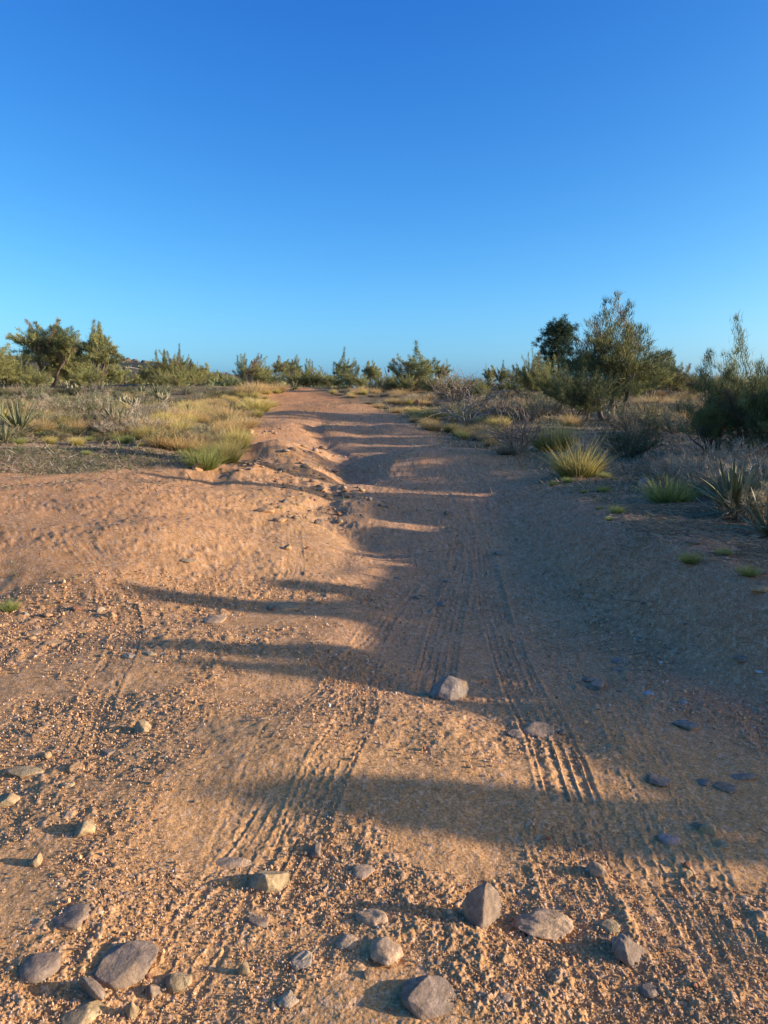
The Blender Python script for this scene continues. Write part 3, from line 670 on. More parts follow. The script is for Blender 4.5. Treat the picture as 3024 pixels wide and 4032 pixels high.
def bare_shrub(seed, H=1.2, R=1.0, stems=9, depth=4, r0=.016, col=(.24, .18, .135), flat=.5):
    rg = np.random.RandomState(seed); B = Buf(); T = Buf()
    def grow(p, d, L, r, k, tgt):
        pts, d2 = wiggle(rg, p, d, L, 4, .17, .03); c = np.array(col)*rg.uniform(.75, 1.3)
        tube(tgt, pts, np.linspace(r, r*.72, 5), c, 4 if k > 1 else 3)
        if k <= 0: return
        for _ in range(rg.randint(1, 4)):
            i = rg.randint(2, 5); nd = nrm(d2+rg.normal(size=3)*.62+np.array([0, 0, .06])); grow(pts[i], nd, L*rg.uniform(.55, .95), r*.68, k-1, B if k < depth else T)
    for s in range(stems):
        az = 2*pi*(s+rg.random()*.7)/stems; sp = rg.uniform(.2, 1)*R/H*(1.3 if flat > .6 else 1)
        grow(np.array([cos(az), sin(az), 0])*.05, np.array([cos(az)*sp, sin(az)*sp, 1]), H*.42*rg.uniform(.7, 1.15), r0, depth, T)
    k = H/max(v[:, 2].max() for v in T.V+B.V)
    T.V = [v*k for v in T.V]; B.V = [v*k for v in B.V]
    return T.mesh('stem', M_bark), B.mesh('twigs', M_bark)
def leaf_blade(L=.6, w=.022, curve=.0, col=(.18, .20, .09), edge=(.24, .23, .11), seg=7):
    """one stiff trough shaped yucca leaf along +Z"""
    V = []; Fc = []; C = []
    for i in range(seg+1):
        t = i/seg; ww = w*(1-.35*(1-t)**3)*min(1, (1-t)**.55*1.25+.02); z = L*t; y = curve*L*t*t; dep = ww*.55
        V += [(-ww, y-dep*.0, z), (0, y-dep, z), (ww, y, z), (0, y-dep-max(ww*.25, .0008), z)]; cc = np.array(col)*(.85+.3*t)
        if i == seg: cc = np.array((.13, .08, .05))
        C += [edge if i < seg else cc, cc, edge if i < seg else cc, cc]
    for i in range(seg):
        a = i*4
        for q in (0, 1, 2, 3):
            b = a+(q+1) % 4 if q < 3 else a
            o = [(0, 1), (1, 2), (2, 3), (3, 0)][q]
            Fc.append((a+o[0], a+o[1], a+4+o[1], a+4+o[0]))
    return mesh_np('leaf', V, Fc, M_yucca, np.array([list(map(float, c)) for c in C]), False)
LEAVES = [leaf_blade(1, .034+.006*i, c, k) for i, (c, k) in enumerate([(.0, (.14, .16, .07)), (.12, (.16, .17, .07)), (.3, (.13, .15, .07)), (.5, (.17, .16, .07))])]
DRYL = [leaf_blade(1, .024, c, (.36, .27, .15), (.42, .33, .2)) for c in (.25, .6, -.3)]
def yucca(p, H, label, n=26, dry=8, spread=.55, seed=1, lean=0, group=None, w=1.0):
    rg = np.random.RandomState(seed); e = link('yucca', None, None, p, (0, 0, rg.uniform(0, 6))); tag(e, label, 'yucca', group)
    for i in range(n):
        q = (i+.5)/n; tl = (q**.8)*spread*1.35; az = i*2.39996+rg.normal()*.2
        me = LEAVES[min(3, int(q*3.2))]; L = H*rg.uniform(.75, 1.08)*(1-.12*q)
        o = link('leaf', me, e, (cos(az)*.04*H, sin(az)*.04*H, 0), None, (L*w, L*w, L))
        o.rotation_euler = Matrix.Rotation(az+pi/2, 3, 'Z').to_4x4().to_3x3().to_euler(); 
        o.rotation_euler = (Matrix.Rotation(az-pi/2, 3, 'Z') @ Matrix.Rotation(-tl+rg.normal()*.06, 3, 'X')).to_euler()
    for i in range(dry):
        az = rg.uniform(0, 2*pi); tl = rg.uniform(1.15, 1.62)
        o = link('dry_leaf', DRYL[rg.randint(3)], e, (cos(az)*.04*H, sin(az)*.04*H, .03*H), None, (H*.8*w, H*.8*w, H*rg.uniform(.6, .95)))
        o.rotation_euler = (Matrix.Rotation(az-pi/2, 3, 'Z') @ Matrix.Rotation(-tl, 3, 'X')).to_euler()
    return e
def plant(name, parts, p, label, cat, group=None, rot=None, sc=1):
    if len(parts) == 1:
        o = link(name, parts[0][1], None, p, (0, 0, rot if rot is not None else rr_.uniform(0, 6.28)), sc); return tag(o, label, cat, group)
    e = link(name, None, None, p, (0, 0, rot if rot is not None else rr_.uniform(0, 6.28)), sc)
    for n, me in parts: link(n, me, e)
    return tag(e, label, cat, group)

# ------------------------------------------------------------------ trees
TREES = {
    'round': thorn_tree(1, 4, 3.8, 3, .22, 60, 400, wdt=.0115, tl=.24), 'tall': thorn_tree(2, 4, 2.8, 2, .28, 44, 400, wdt=.0115, tl=.24), 'open': thorn_tree(3, 4, 3.6, 3, .3, 50, 260, dead=.2, wdt=.0115, tl=.24),
    'bushy': thorn_tree(4, 4, 5.4, 5, .1, 74, 340, cols=(GRN2, np.array([.26, .25, .09]), GRN), dead=.02, wdt=.0115, tl=.24), 'vase': thorn_tree(5, 4, 4.4, 4, .15, 52, 360, dead=.12, wdt=.0115, tl=.24),
    'bushy2': thorn_tree(6, 4, 5.0, 5, .1, 66, 340, cols=(GRN, GRN2, DGRN), dead=.04, wdt=.0115, tl=.24), 'plume': thorn_tree(7, 4, 3.4, 3, .2, 46, 400, dead=.15, wdt=.0115, tl=.24), }
H0 = 4.0
def tree(kind, p, H, label, sx=1.0, rot=None, group=None, name='desert_tree', cat='tree'):
    s = H/H0; t, c = TREES[kind]
    return plant(name, [('trunk', t), ('crown', c)], (p[0], p[1], p[2]-.05), label, cat, group, rot, (s*sx, s*sx, s))
def ht(px_h, p): return px_h/F*math.hypot(p[0], p[1])
# big left tree: two bare forked trunks under a broad crown
big = thorn_tree(21, 4, 4.9, 2, .38, 100, 420, dead=.10, low=False, spread=.9, trunk_r=.085, wdt=.0115, tl=.24)
p = D(200, 56); e = plant('desert_tree', [('trunk', big[0]), ('crown', big[1])], p, 'broad desert tree on two thick forked trunks at the far left', 'tree', None, .4, (ht(245, p)/4,)*3)
lean = thorn_tree(22, 4, 3.0, 2, .30, 50, 400, dead=.08, low=False, spread=.5, trunk_r=.08, wdt=.0115, tl=.24)
p = D(395, 54); plant('desert_tree', [('trunk', lean[0]), ('crown', lean[1])], p, 'tall leaning tree with dark trunks right of the broad forked tree', 'tree', None, 2.2, (ht(235, p)/4,)*3)
T_ = [
 (-40, 50, 190, 'bushy', 1.0, 'grey green tree cut by the left edge of the picture'),
 (75, 52, 120, 'bushy', .7, 'small bright green bush tree left of the forked trunks'),
 (300, 58, 150, 'bushy', 1.0, 'rounded light green bush between the two tall left trees'),
 (250, 66, 130, 'round', 1.1, 'shaded green bush behind the forked trunks'),
 (450, 56, 105, 'bushy2', .9, 'dark dense bush at the foot of the leaning tree'),
 (590, 60, 88, 'bushy', .9, 'wide green bush in front of the distant rocky ridge'),
 (535, 75, 66, 'bushy2', 1.0, 'dim green bush below the left end of the rocky ridge'),
 (665, 58, 150, 'vase', .75, 'vase shaped tree with bronze branches right of the rocky ridge'),
 (720, 60, 140, 'plume', .7, 'dark plumed tree touching the vase shaped one'),
 (762, 62, 120, 'open', .7, 'slim tree standing just right of the dark plumed one at left'),
 (700, 50, 90, 'bushy', .9, 'low yellow green bush before the dark plumed tree at left'),
 (800, 68, 105, 'tall', .8, 'small pointed tree where the hill runs down to the skyline'),
 (760, 54, 85, 'bushy', .9, 'low green bush at the end of the left tree row'),
 (860, 80, 70, 'bushy', 1.2, 'low olive bush on the skyline left of the road'),
 (930, 82, 70, 'bushy2', 1.1, 'low grey green bush nearer the crest left of the road'),
 (990, 66, 140, 'vase', .75, 'tree with a rounded pale top just left of the road crest'),
 (1030, 68, 110, 'tall', .9, 'dark narrow tree beside the road crest on its left'),
 (1130, 74, 140, 'open', .9, 'feathery tree with two heads behind the road crest'),
 (1190, 76, 130, 'vase', .7, 'airy tree right half of the pair behind the crest'),
 (1260, 70, 110, 'bushy2', .95, 'dark wide bush right of the feathery pair'),
 (1300, 68, 85, 'bushy', .8, 'green bush low beside the reddish topped tree'),
 (1365, 64, 140, 'plume', .75, 'tree with two reddish brown upright heads right of the crest'),
 (1380, 62, 90, 'bushy', .7, 'yellow green bush under the reddish headed tree'),
 (1465, 60, 115, 'tall', .95, 'dark spiky tree right of the reddish headed tree'),
 (1530, 62, 80, 'bushy', .8, 'pale green bush left of the big spiky crowned tree'),
 (1625, 54, 170, 'plume', 1.15, 'big tree with a fan of dark spiky plumes right of the road'),
 (1600, 51, 110, 'bushy', .9, 'bright olive bush at the foot of the fan plumed tree'),
 (1740, 60, 110, 'tall', .8, 'slender tree behind the leafless silver branches'),
 (1850, 70, 75, 'bushy2', 1.0, 'low dark bush on the skyline past the leafless branches'),
 (1925, 64, 95, 'tall', .7, 'small upright green tree on the skyline in the right half'),
 (1975, 62, 90, 'plume', .8, 'small dark tree next to the upright one on the skyline'),
 (2030, 66, 80, 'bushy', .9, 'low pale bush left of the yellow green rounded tree'),
 (2095, 40, 190, 'bushy', .62, 'yellow green rounded tree left of the dark pine'),
 (2200, 36, 170, 'bushy2', .95, 'very dark dense bush below the pine'),
 (2130, 44, 130, 'round', .9, 'dark bush between the yellow green tree and the pine'),
 (2560, 44, 190, 'round', .85, 'dark grey tree right of the tallest tree'),
 (2650, 46, 155, 'vase', .9, 'fan shaped dark tree beyond the dry grass at right'),
 (2600, 60, 100, 'bushy', 1.1, 'low green bush beneath the dark grey trees at right'),
 (2740, 40, 120, 'open', .8, 'small grey tree left of the right edge thicket'),
 (1085, 72, 100, 'bushy2', 1.0, 'low bush filling the gap left of the feathery pair'),
 (1160, 70, 95, 'bushy', 1.0, 'dim low bush on the crest under the feathery pair'),
 (1040, 66, 90, 'bushy2', 1.0, 'low dark bush where the road crest meets the left brush'),
 (1220, 70, 90, 'bushy2', 1.0, 'low bush on the crest right of the feathery pair'),
 (1330, 60, 75, 'bushy2', 1.0, 'low dark bush under the left side of the reddish headed tree'),
 (1420, 58, 85, 'bushy', 1.0, 'olive bush between the reddish headed and the spiky tree'),
 (1550, 52, 95, 'bushy2', .9, 'dark green bush left of the foot of the fan plumed tree'),
 (1690, 50, 100, 'bushy', .9, 'olive bush right of the foot of the fan plumed tree'),
 (1800, 46, 95, 'bushy2', 1.1, 'dark bush behind the sprawling leafless bush'),
 (1890, 42, 95, 'bushy', .9, 'olive bush between the two leafless shrubs'),
 (1990, 44, 95, 'bushy2', 1.0, 'dim green bush behind the crooked leafless shrub'),
 (1660, 56, 80, 'vase', .9, 'thin grey tree at the right shoulder of the fan plumed tree'),
 (2480, 40, 110, 'bushy2', 1.0, 'dark bush behind the right foot of the tallest tree'),
 (140, 48, 95, 'bushy', .8, 'pale bush before the left trunk of the forked tree'),
 (345, 50, 110, 'bushy', .9, 'round sunny bush left of the foot of the leaning tree'),
 (640, 52, 78, 'bushy', .9, 'sunny bush before the vase shaped tree'),
 (30, 58, 110, 'bushy2', 1.0, 'dull green bush by the left edge behind the small bright one'),
]
for x, d, h, k, sx, lab in T_:
    p = D(x, d); tree(k, p, ht(h*(.8 if k.startswith('bushy') and 900 < x < 2000 else 1.08), p), lab, sx*(1.12 if 900 < x < 2000 else 1.05))
# tallest tree at right, with its skirt of shade
tall = thorn_tree(31, 4, 3.3, 4, .2, 74, 300, dead=.03, wdt=.0085, tl=.28, cols=(GRN*.72, GRN2*.75, DGRN), spread=.75, updir=.8)
p = G(2405, 1655); plant('desert_tree', [('trunk', tall[0]), ('crown', tall[1])], p, 'tallest tree in view with wispy upright branches right of the pine', 'tree', None, 1.0, (ht(445, p)/4*1.2, ht(445, p)/4*1.2, ht(445, p)/4*1.02))
skirt = thorn_tree(32, 4, 5.5, 6, .05, 70, 260, dead=.02, wdt=.011, cols=(DGRN*.8, GRN*.6, DGRN))
p = G(2290, 1660); plant('desert_bush', [('trunk', skirt[0]), ('crown', skirt[1])], p, 'dark low bush hugging the left foot of the tallest tree', 'bush', None, 2.0, (ht(230, p)/4,)*3)
# right edge thicket
th1 = thorn_tree(33, 4, 4.0, 6, .08, 74, 330, dead=.04, wdt=.007, tl=.27, cols=(GRN*.95, GRN2*.95, DGRN), updir=.9)
p = G(2960, 1800); plant('desert_bush', [('trunk', th1[0]), ('crown', th1[1])], p, 'tall dense green thicket at the right edge of the picture', 'bush', None, .3, (ht(470, p)/4*1.1, ht(470, p)/4*1.1, ht(470, p)/4))
p = G(2800, 1790); plant('desert_bush', [('trunk', skirt[0]), ('crown', th1[1])], p, 'dark lower bush leaning out left of the right edge thicket', 'bush', None, 3.3, (ht(250, p)/4, ht(250, p)/4, ht(290, p)/4))
p = G(3120, 1820); plant('desert_bush', [('trunk', th1[0]), ('crown', th1[1])], p, 'second tall clump of the thicket running out of the picture at right', 'bush', None, 4.3, (ht(430, p)/4,)*3)

# pine with layered dark needle pads
def pine(p, H):
    rg = np.random.RandomState(9); T = Buf(); C = Buf()
    pts, _ = wiggle(rg, np.zeros(3), np.array([0, 0, 1.]), H*.92, 8, .03, .05); tube(T, pts, np.linspace(.16, .04, 9)*H/7, (.10, .075, .06), 7)
    for i in range(46):
        t = rg.uniform(.28, 1); z = H*.92*t; i0 = min(7, int(t*8)); a0 = pts[i0]+(pts[i0+1]-pts[i0])*(t*8-i0); az = rg.uniform(0, 2*pi)
        rad = H*.36*math.sqrt(max(.03, 1-((t-.62)/.45)**2))*rg.uniform(.6, 1.05); d = np.array([cos(az), sin(az), rg.uniform(-.05, .45)])
        bp, bd = wiggle(rg, a0, d, rad, 5, .12, .03); tube(T, bp, np.linspace(.035, .012, 6)*H/7, (.10, .075, .06), 4)
        for j in range(9):
            q = bp[rg.randint(2, 6)]+rg.normal(size=3)*.055*H; n = 60
            Dr = rg.normal(size=(n, 3)); Dr[:, 2] = np.abs(Dr[:, 2])*.8; Dr /= np.linalg.norm(Dr, axis=1)[:, None]
            cc = np.array([.035, .055, .028])*rg.uniform(.6, 1.5); CC = np.tile(cc, (n, 1))*rg.uniform(.7, 1.3, (n, 1))
            C.add(*blades(np.tile(q, (n, 1))+rg.normal(size=(n, 3))*.018*H, Dr, rg.uniform(.025, .05, n)*H, np.full(n, .0032*H), CC, CC, rg))
    plant('pine_tree', [('trunk', T.mesh('trunk', M_bark)), ('crown', C.mesh('crown', M_leaf, False))], p, 'dark pine with a rounded layered crown behind the tallest tree', 'tree', None, 0)
p = D(2195, 75); pine(p, ht(250, p))

# unseen bushes added at right, their tops shaped to cast the road's shade
tE = tan(SUN_EL); U = np.array([cos(SUN_AZ), sin(SUN_AZ)]); Vd = np.array([-sin(SUN_AZ), cos(SUN_AZ)])
EDGE = [(3024, 3310), (2300, 3288), (1900, 3272), (1400, 3262), (1150, 3235), (1020, 3170), (1150, 3120), (1500, 3100), (1900, 3095), (2420, 3085), (2420, 3060), (2300, 3010), (2060, 2905), (1850, 2830), (1690, 2790),
        (1643, 2700), (1450, 2675), (640, 2655), (480, 2625), (900, 2600), (640, 2575), (320, 2550), (900, 2530), (1389, 2505), (1370, 2440), (1330, 2400), (900, 2375), (600, 2350), (430, 2320), (480, 2290), (1000, 2272),
        (1450, 2255), (1440, 2200), (1370, 2150), (1330, 2100), (1345, 2050), (1300, 2000), (1500, 1975), (1650, 1955), (1250, 1935), (1000, 1915), (1700, 1895), (1350, 1880), (500, 1868), (1650, 1850), (200, 1830), (1790, 1815), (1500, 1800), (0, 1775), (1800, 1770), (1600, 1755), (700, 1742), (1250, 1730), (1500, 1722), (1200, 1712), (1700, 1704), (1150, 1692), (1600, 1684), (900, 1672), (1100, 1660)]
EDGE.append((1815, 2745))
ev = []; 
for a_, b_ in EDGE:
    q = G(a_, b_); ev.append((q[0]*Vd[0]+q[1]*Vd[1], q[0]*U[0]+q[1]*U[1], q[2]))
ev = [e for e in ev if 7.6 < e[0] < 10.4]
for v_, u_ in [(2.3, 3.5), (2.64, 3.2), (2.66, -.3), (2.70, -.9), (2.78, -1.28), (2.86, -1.12), (2.93, -.7), (2.965, -.4), (2.985, .48), (3.02, .56), (3.1, .46), (3.2, .36), (3.3, .28), (3.44, .16), (3.64, -.02), (3.8, -.25), (3.98, -.5), (4.04, -.05), (4.10, .12), (4.16, -.5),
               (4.2, -1.9), (4.27, -2.1), (4.33, -1.0), (4.38, -1.5), (4.43, -2.5), (4.56, -2.6), (4.64, -1.5), (4.75, -.85), (5.0, -.83), (5.3, -.92), (5.42, -1.5), (5.5, -2.8), (5.66, -2.95), (5.76, -1.9), (5.9, -1.3), (6.1, -1.35), (6.2, -1.95), (6.32, -1.95), (6.45, -1.1), (6.9, -1.0), (7.3, -1.1),
               (10.5, -2), (11.0, -2.2), (11.1, -5.3), (11.3, -5.5), (11.4, -2), (11.7, -.6), (11.85, .2), (12.0, -1.5), (12.5, -1.8), (12.9, -7.5), (13.3, -8), (13.5, -1.5), (14.0, -1.2), (14.3, -.6), (14.45, 1.2),
               (16.0, 1.5), (16.2, -1.6), (16.8, -2), (17, .6), (17.3, .4), (17.5, -3.5), (18.5, -3.5), (18.8, -.5), (19.2, -4), (20.2, -4.5), (20.5, -1), (20.8, -5), (22, -5.5)]:
    x_, y_ = u_*U[0]+v_*Vd[0], u_*U[1]+v_*Vd[1]; ev.append((v_, u_, gz(x_, y_)))
ev.sort(); ev = np.array(ev)
def cap(u, v):
    """height above sea of the shade surface over a point u metres towards the sun"""
    us = np.interp(v, ev[:, 0], ev[:, 1]); v_ = np.asarray(v); us = us+np.where(((v_ > 7.4) & (v_ < 8.2)) | ((v_ > 9.1) & (v_ < 9.5)) | ((v_ > 11.45) & (v_ < 12.0)), np.maximum(0, 3.4-us), 0); zs = np.interp(v, ev[:, 0], ev[:, 2]); return zs+(u-us)*tE
def shade_hedge(v0, v1, u0, u1, seed, n):
    rg = np.random.RandomState(seed); v = rg.uniform(v0, v1, n); u = u0+(u1-u0)*rg.random(n); x = u*U[0]+v*Vd[0]; y = u*U[1]+v*Vd[1]
    zc = cap(u, v); zg = macro(x, y); hh = np.maximum(zc-zg-.03, .05); top = rg.random(n) < .30
    z = zg+hh*np.where(top, 1-.12*rg.random(n), rg.random(n)**.8); ln = np.minimum(.20, hh*.4)*rg.uniform(.5, 1, n)
    Dr = rg.normal(size=(n, 3))*.22; Dr[:, 2] = 1; Dr /= np.linalg.norm(Dr, axis=1)[:, None]; cx = (x.min()+x.max())/2; cy = (y.min()+y.max())/2; gz_ = gz(cx, cy)
    P = np.stack([x-cx, y-cy, z-gz_-ln*.9], 1); c = GRN*rg.uniform(.6, 1.2, (n, 1)); B = Buf(); B.add(*blades(P, Dr, ln, np.full(n, .013), c, c*1.1, rg))
    T = Buf()
    for k in range(7):
        i = rg.randint(n); q = P[i]; b0 = np.array([q[0]*.4, q[1]*.4, gz(cx+q[0]*.4, cy+q[1]*.4)-gz_-.05]); tube(T, [b0, (b0+q)/2+rg.normal(size=3)*.04, q], [.022, .014, .005], BARK, 4)
    e = link('desert_bush', None, None, (cx, cy, gz_)); link('trunk', T.mesh('trunk', M_bark), e); link('crown', B.mesh('crown', M_leaf, False), e)
    tag(e, 'unseen dense thorn bush at right, top shaped to cast the road shade', 'bush', 'unseen thorn bushes shaped to shade the road')
vv = 1.9+.0; k_ = 0
vmin, vmax = ev[0, 0], 22.0
vv = vmin
while vv < vmax:
    w_ = .55+.25*rr_.random()+.04*vv; u0 = 6.2+.25*vv+max(0, vv-10)*.35+rr_.uniform(-.2, .3); shade_hedge(vv, min(vv+w_, vmax)+.05, u0, u0+1.3, 900+k_, int(8000*w_)); vv += w_; k_ += 1
for x, y, H in [(16.5, 24.3, 4.2), (20, 28, 5.0), (25, 36, 6.2)]:  # unseen trees added for their shadows on the far road
    tree('bushy2' if H < 4 else 'round', (x, y, gz(x, y)), H, 'unseen green desert tree added at right to shade the far road', 1.0, None, 'unseen desert trees added to shade the far road')

# mistletoe balls on the tree left of the big fan plumed one
def ball(n=260, R=.3, col=(.09, .025, .02), seed=5):
    rg = np.random.RandomState(seed); Dr = rg.normal(size=(n, 3)); Dr /= np.linalg.norm(Dr, axis=1)[:, None]; B = Buf(); CC = np.tile(np.array(col), (n, 1))*rg.uniform(.6, 1.4, (n, 1))
    B.add(*blades(Dr*R*.2, Dr, rg.uniform(.5, 1, n)*R, np.full(n, R*.08), CC, CC, rg)); return B.mesh('mistletoe', M_leaf, False)
mb = ball(); host = next(o for o in COL.objects if o.get('label', '').startswith('pale green bush left of the big spiky'))
hs_ = host.scale[2]
for dx, dz, s in ((.0, 5.0, .9), (.3, 4.4, 1.3), (-.4, 4.1, 1.0)):
    o = link('mistletoe', mb, host, (dx, 0, dz), None, s)

# ------------------------------------------------------------------ shrubs, cactus, yucca
def tw_parts(*a, **k):
    T, B = twiggy(*a, **k); return [('stem', T.mesh('stem', M_bark)), ('twigs', B.mesh('twigs', M_leaf, False))]
GSH = [tw_parts(41+i, .6, .55, 30, 46, c1, c2, .0045) for i, (c1, c2) in enumerate([((.40, .32, .18), (.24, .20, .11)), ((.32, .29, .17), (.19, .20, .09)), ((.40, .30, .18), (.26, .22, .13)), ((.27, .27, .15), (.35, .31, .18))])]
OSH = [tw_parts(51+i, .6, .5, 30, 46, c1, c2, .0045) for i, (c1, c2) in enumerate([((.12, .13, .06), (.17, .16, .07)), ((.10, .12, .05), (.14, .13, .06))])]
PSH = [tw_parts(46+i, .6, .5, 30, 56, (.46, .38, .26), (.33, .26, .16), .004) for i in range(3)]
TUF = {
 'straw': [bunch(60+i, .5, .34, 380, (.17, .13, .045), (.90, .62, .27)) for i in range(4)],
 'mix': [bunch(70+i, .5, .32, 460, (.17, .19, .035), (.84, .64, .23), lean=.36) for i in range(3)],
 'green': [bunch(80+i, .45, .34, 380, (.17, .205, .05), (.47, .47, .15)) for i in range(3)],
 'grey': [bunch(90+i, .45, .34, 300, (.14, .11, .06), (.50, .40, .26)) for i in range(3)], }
def auto(p, Hm, label, group, mid):
    if not group: return label
    return ('big ' if Hm > mid*1.15 else 'little ' if Hm < mid*.85 else '')+label+' '+where(p)
def tuft(kind, p, Hm, label, group=None, sx=1.0):
    s = Hm/.5; return plant('grass_tuft', [('grass_tuft', rr_.choice(TUF[kind]))], p, auto(p, Hm, label, group, .42), 'grass tuft', group, None, (s*sx, s*sx, s))
def shr(lst, p, Hm, label, group=None, sx=1.0, name='dry_shrub'):
    s = Hm/.6; return plant(name, rr_.choice(lst), p, auto(p, Hm, label, group, .5), 'shrub', group, None, (s*sx, s*sx, s))
HT = [ # hand placed tufts: px, base py, height px, kind, width, label
 (800, 1845, 125, 'green', 1.0, 'bright green bunch grass beside the rounded orange rock'),
 (885, 1822, 115, 'mix', 1.15, 'yellow tipped green bunch grass right of the brightest green one'),
 (640, 1755, 75, 'green', 1.2, 'low green tuft at the left end of the roadside bunch grass'),
 (935, 1765, 95, 'mix', 1.1, 'golden green tuft next to the sandy mound'),
 (955, 1730, 50, 'green', 1.0, 'small green tuft between the golden tuft and the wash'),
 (2278, 1875, 150, 'mix', 1.25, 'glowing yellow bunch grass right of the road beside a dark stump'),
 (2175, 1775, 140, 'mix', 1.1, 'tall straw and green bunch grass right of the bare shrub'),
 (2242, 1680, 62, 'straw', 1.1, 'small orange lit tuft standing alone in the shade'),
 (2640, 1975, 125, 'green', 1.3, 'dense green bunch grass at right by the pink stone'),
 (1965, 1688, 60, 'mix', 1.3, 'golden tuft under the bare silver branches right of the road'),
 (1700, 1652, 60, 'mix', 1.3, 'short yellow tuft on the right verge by the bare bush'),
 (1790, 1655, 65, 'straw', 1.4, 'tan tuft at the foot of the sprawling bare bush'),
 (1855, 1680, 50, 'grey', 1.2, 'pale tuft near the road just right of the sprawling bare bush'),
 (1990, 1790, 70, 'grey', 1.0, 'thin grey tuft under the left side of the bare shrub'),
 (1805, 1718, 30, 'mix', 1.0, 'tiny tuft alone on the right verge'),
 (165, 1705, 75, 'straw', 1.0, 'upright tan tuft between the left edge yucca and small yuccas'),
 (300, 1705, 65, 'straw', .9, 'thin pale tuft between two small yuccas at left'),
 (1090, 1545, 50, 'straw', 1.3, 'straw tuft at the left corner of the road crest'),
 (985, 1560, 62, 'straw', 1.5, 'round straw tuft left of the road just before the crest'),
 (1010, 1545, 55, 'straw', 1.4, 'straw tuft touching the back of the round one near the crest'),
 (900, 1660, 75, 'straw', 1.6, 'large golden round tuft left of the far hollow'),
 (1010, 1620, 70, 'mix', 1.6, 'broad yellow tuft overhanging the road left of the far bend'),
 (40, 2405, 60, 'green', .9, 'little green weed tuft at the left edge by the scarp'),
]
for x, y, h, k, sx, lab in HT:
    p = G(x, y); tuft(k, p, ht(h, p)*1.12, lab, None, sx)
GREENS = [(2235, 1900, 34), (2180, 1912, 30), (2375, 1935, 36), (2300, 1940, 20), (2430, 2020, 46), (2400, 2050, 24), (2720, 2215, 62), (2850, 2185, 40), (2950, 2265, 56), (2380, 1880, 36), (340, 1790, 26), (720, 1790, 30), (1770, 1650, 34), (2360, 2008, 22)]
for i, (x, y, h) in enumerate(GREENS):
    p = G(x, y); tuft('green', p, ht(h, p), 'fresh green weed on bare ground', 'small green weeds by the road', 1.3)
# random bunch grass on the left and right verges
def in_poly(px, x, y):
    ins = False; j = len(px)-1
    for i in range(len(px)):
        if (px[i][1] > y) != (px[j][1] > y) and x < (px[j][0]-px[i][0])*(y-px[i][1])/(px[j][1]-px[i][1])+px[i][0]: ins = not ins
        j = i
    return ins
def fillp(poly, n, fn, minpx=0):
    xs = [q[0] for q in poly]; ys = [q[1] for q in poly]; k = t = 0; used = []
    while k < n and t < n*60:
        t += 1; x = rr_.uniform(min(xs), max(xs)); y = rr_.uniform(min(ys), max(ys))
        if not in_poly(poly, x, y): continue
        if minpx and any(abs(x-a)+2.2*abs(y-b) < minpx*(y-1400)/250 for a, b in used): continue
        used.append((x, y)); fn(G(x, y)); k += 1
fillp([(500, 1700), (700, 1600), (900, 1560), (1040, 1555), (1080, 1620), (1000, 1660), (960, 1720), (880, 1800), (760, 1790), (600, 1760)], 64, lambda p: tuft(rr_.choice(['straw', 'straw', 'mix']), p, rr_.uniform(.30, .50), 'golden bunch grass', 'bunch grass in the belt left of the road', rr_.uniform(1.1, 1.5)), 62)
fillp([(500, 1700), (700, 1600), (1000, 1570), (1000, 1650), (900, 1760), (600, 1760)], 30, lambda p: shr(rr_.choice([GSH, OSH]), p, rr_.uniform(.22, .38), 'grey green shrub in the bunch grass', 'shrubs between the bunch grass', 1.3), 50)
fillp([(600, 1640), (880, 1540), (1100, 1530), (1100, 1560), (900, 1590), (640, 1720)], 36, lambda p: tuft(rr_.choice(['straw', 'mix', 'straw']), p, rr_.uniform(.3, .5), 'tan bunch grass among brush', 'bunch grass among the grey brush at left', rr_.uniform(1.1, 1.6)), 24)
fillp([(0, 1590), (600, 1560), (640, 1680), (520, 1720), (0, 1650)], 52, lambda p: tuft(rr_.choice(['straw', 'mix', 'straw']), p, rr_.uniform(.28, .45), 'dull tan bunch grass', 'bunch grass in the scrub at far left', rr_.uniform(1, 1.5)), 30)
fillp([(0, 1560), (640, 1545), (700, 1650), (580, 1735), (420, 1720), (330, 1690), (130, 1690), (0, 1650)], 125, lambda p: shr(rr_.choice([GSH, PSH, OSH]), p, rr_.uniform(.26, .5), 'low twiggy shrub', 'grey shrubs in the scrub at left', rr_.uniform(1, 1.5)), 26)
fillp([(0, 1545), (1000, 1540), (1050, 1560), (700, 1600), (0, 1600)], 50, lambda p: shr(rr_.choice([GSH, OSH]), p, rr_.uniform(.35, .6), 'olive grey shrub', 'shrubs below the left row of trees', rr_.uniform(1.1, 1.6)), 20)
fillp([(0, 1690), (560, 1700), (560, 1750), (300, 1740), (0, 1745)], 26, lambda p: shr(rr_.choice([GSH, OSH]), p, rr_.uniform(.12, .28), 'low dry sprig', 'low sprigs on the left flat', 1.5), 40)
fillp([(0, 1690), (600, 1700), (600, 1770), (300, 1760), (0, 1750)], 18, lambda p: tuft(rr_.choice(['straw', 'mix', 'green']), p, rr_.uniform(.12, .26), 'short grass tuft', 'short grass on the left flat', 1.3), 40)
fillp([(1380, 1545), (1700, 1560), (2000, 1600), (2250, 1600), (2250, 1640), (1900, 1640), (1500, 1575)], 40, lambda p: tuft(rr_.choice(['straw', 'grey', 'grey']), p, rr_.uniform(.4, .7), 'straw bunch grass', 'bunch grass on the right verge', rr_.uniform(1, 1.5)), 20)
fillp([(1700, 1560), (2200, 1570), (2250, 1650), (1980, 1680), (1830, 1650)], 36, lambda p: shr(GSH, p, rr_.uniform(.4, .65), 'brownish grey shrub', 'grey shrubs right of the road', rr_.uniform(1, 1.4)), 24)
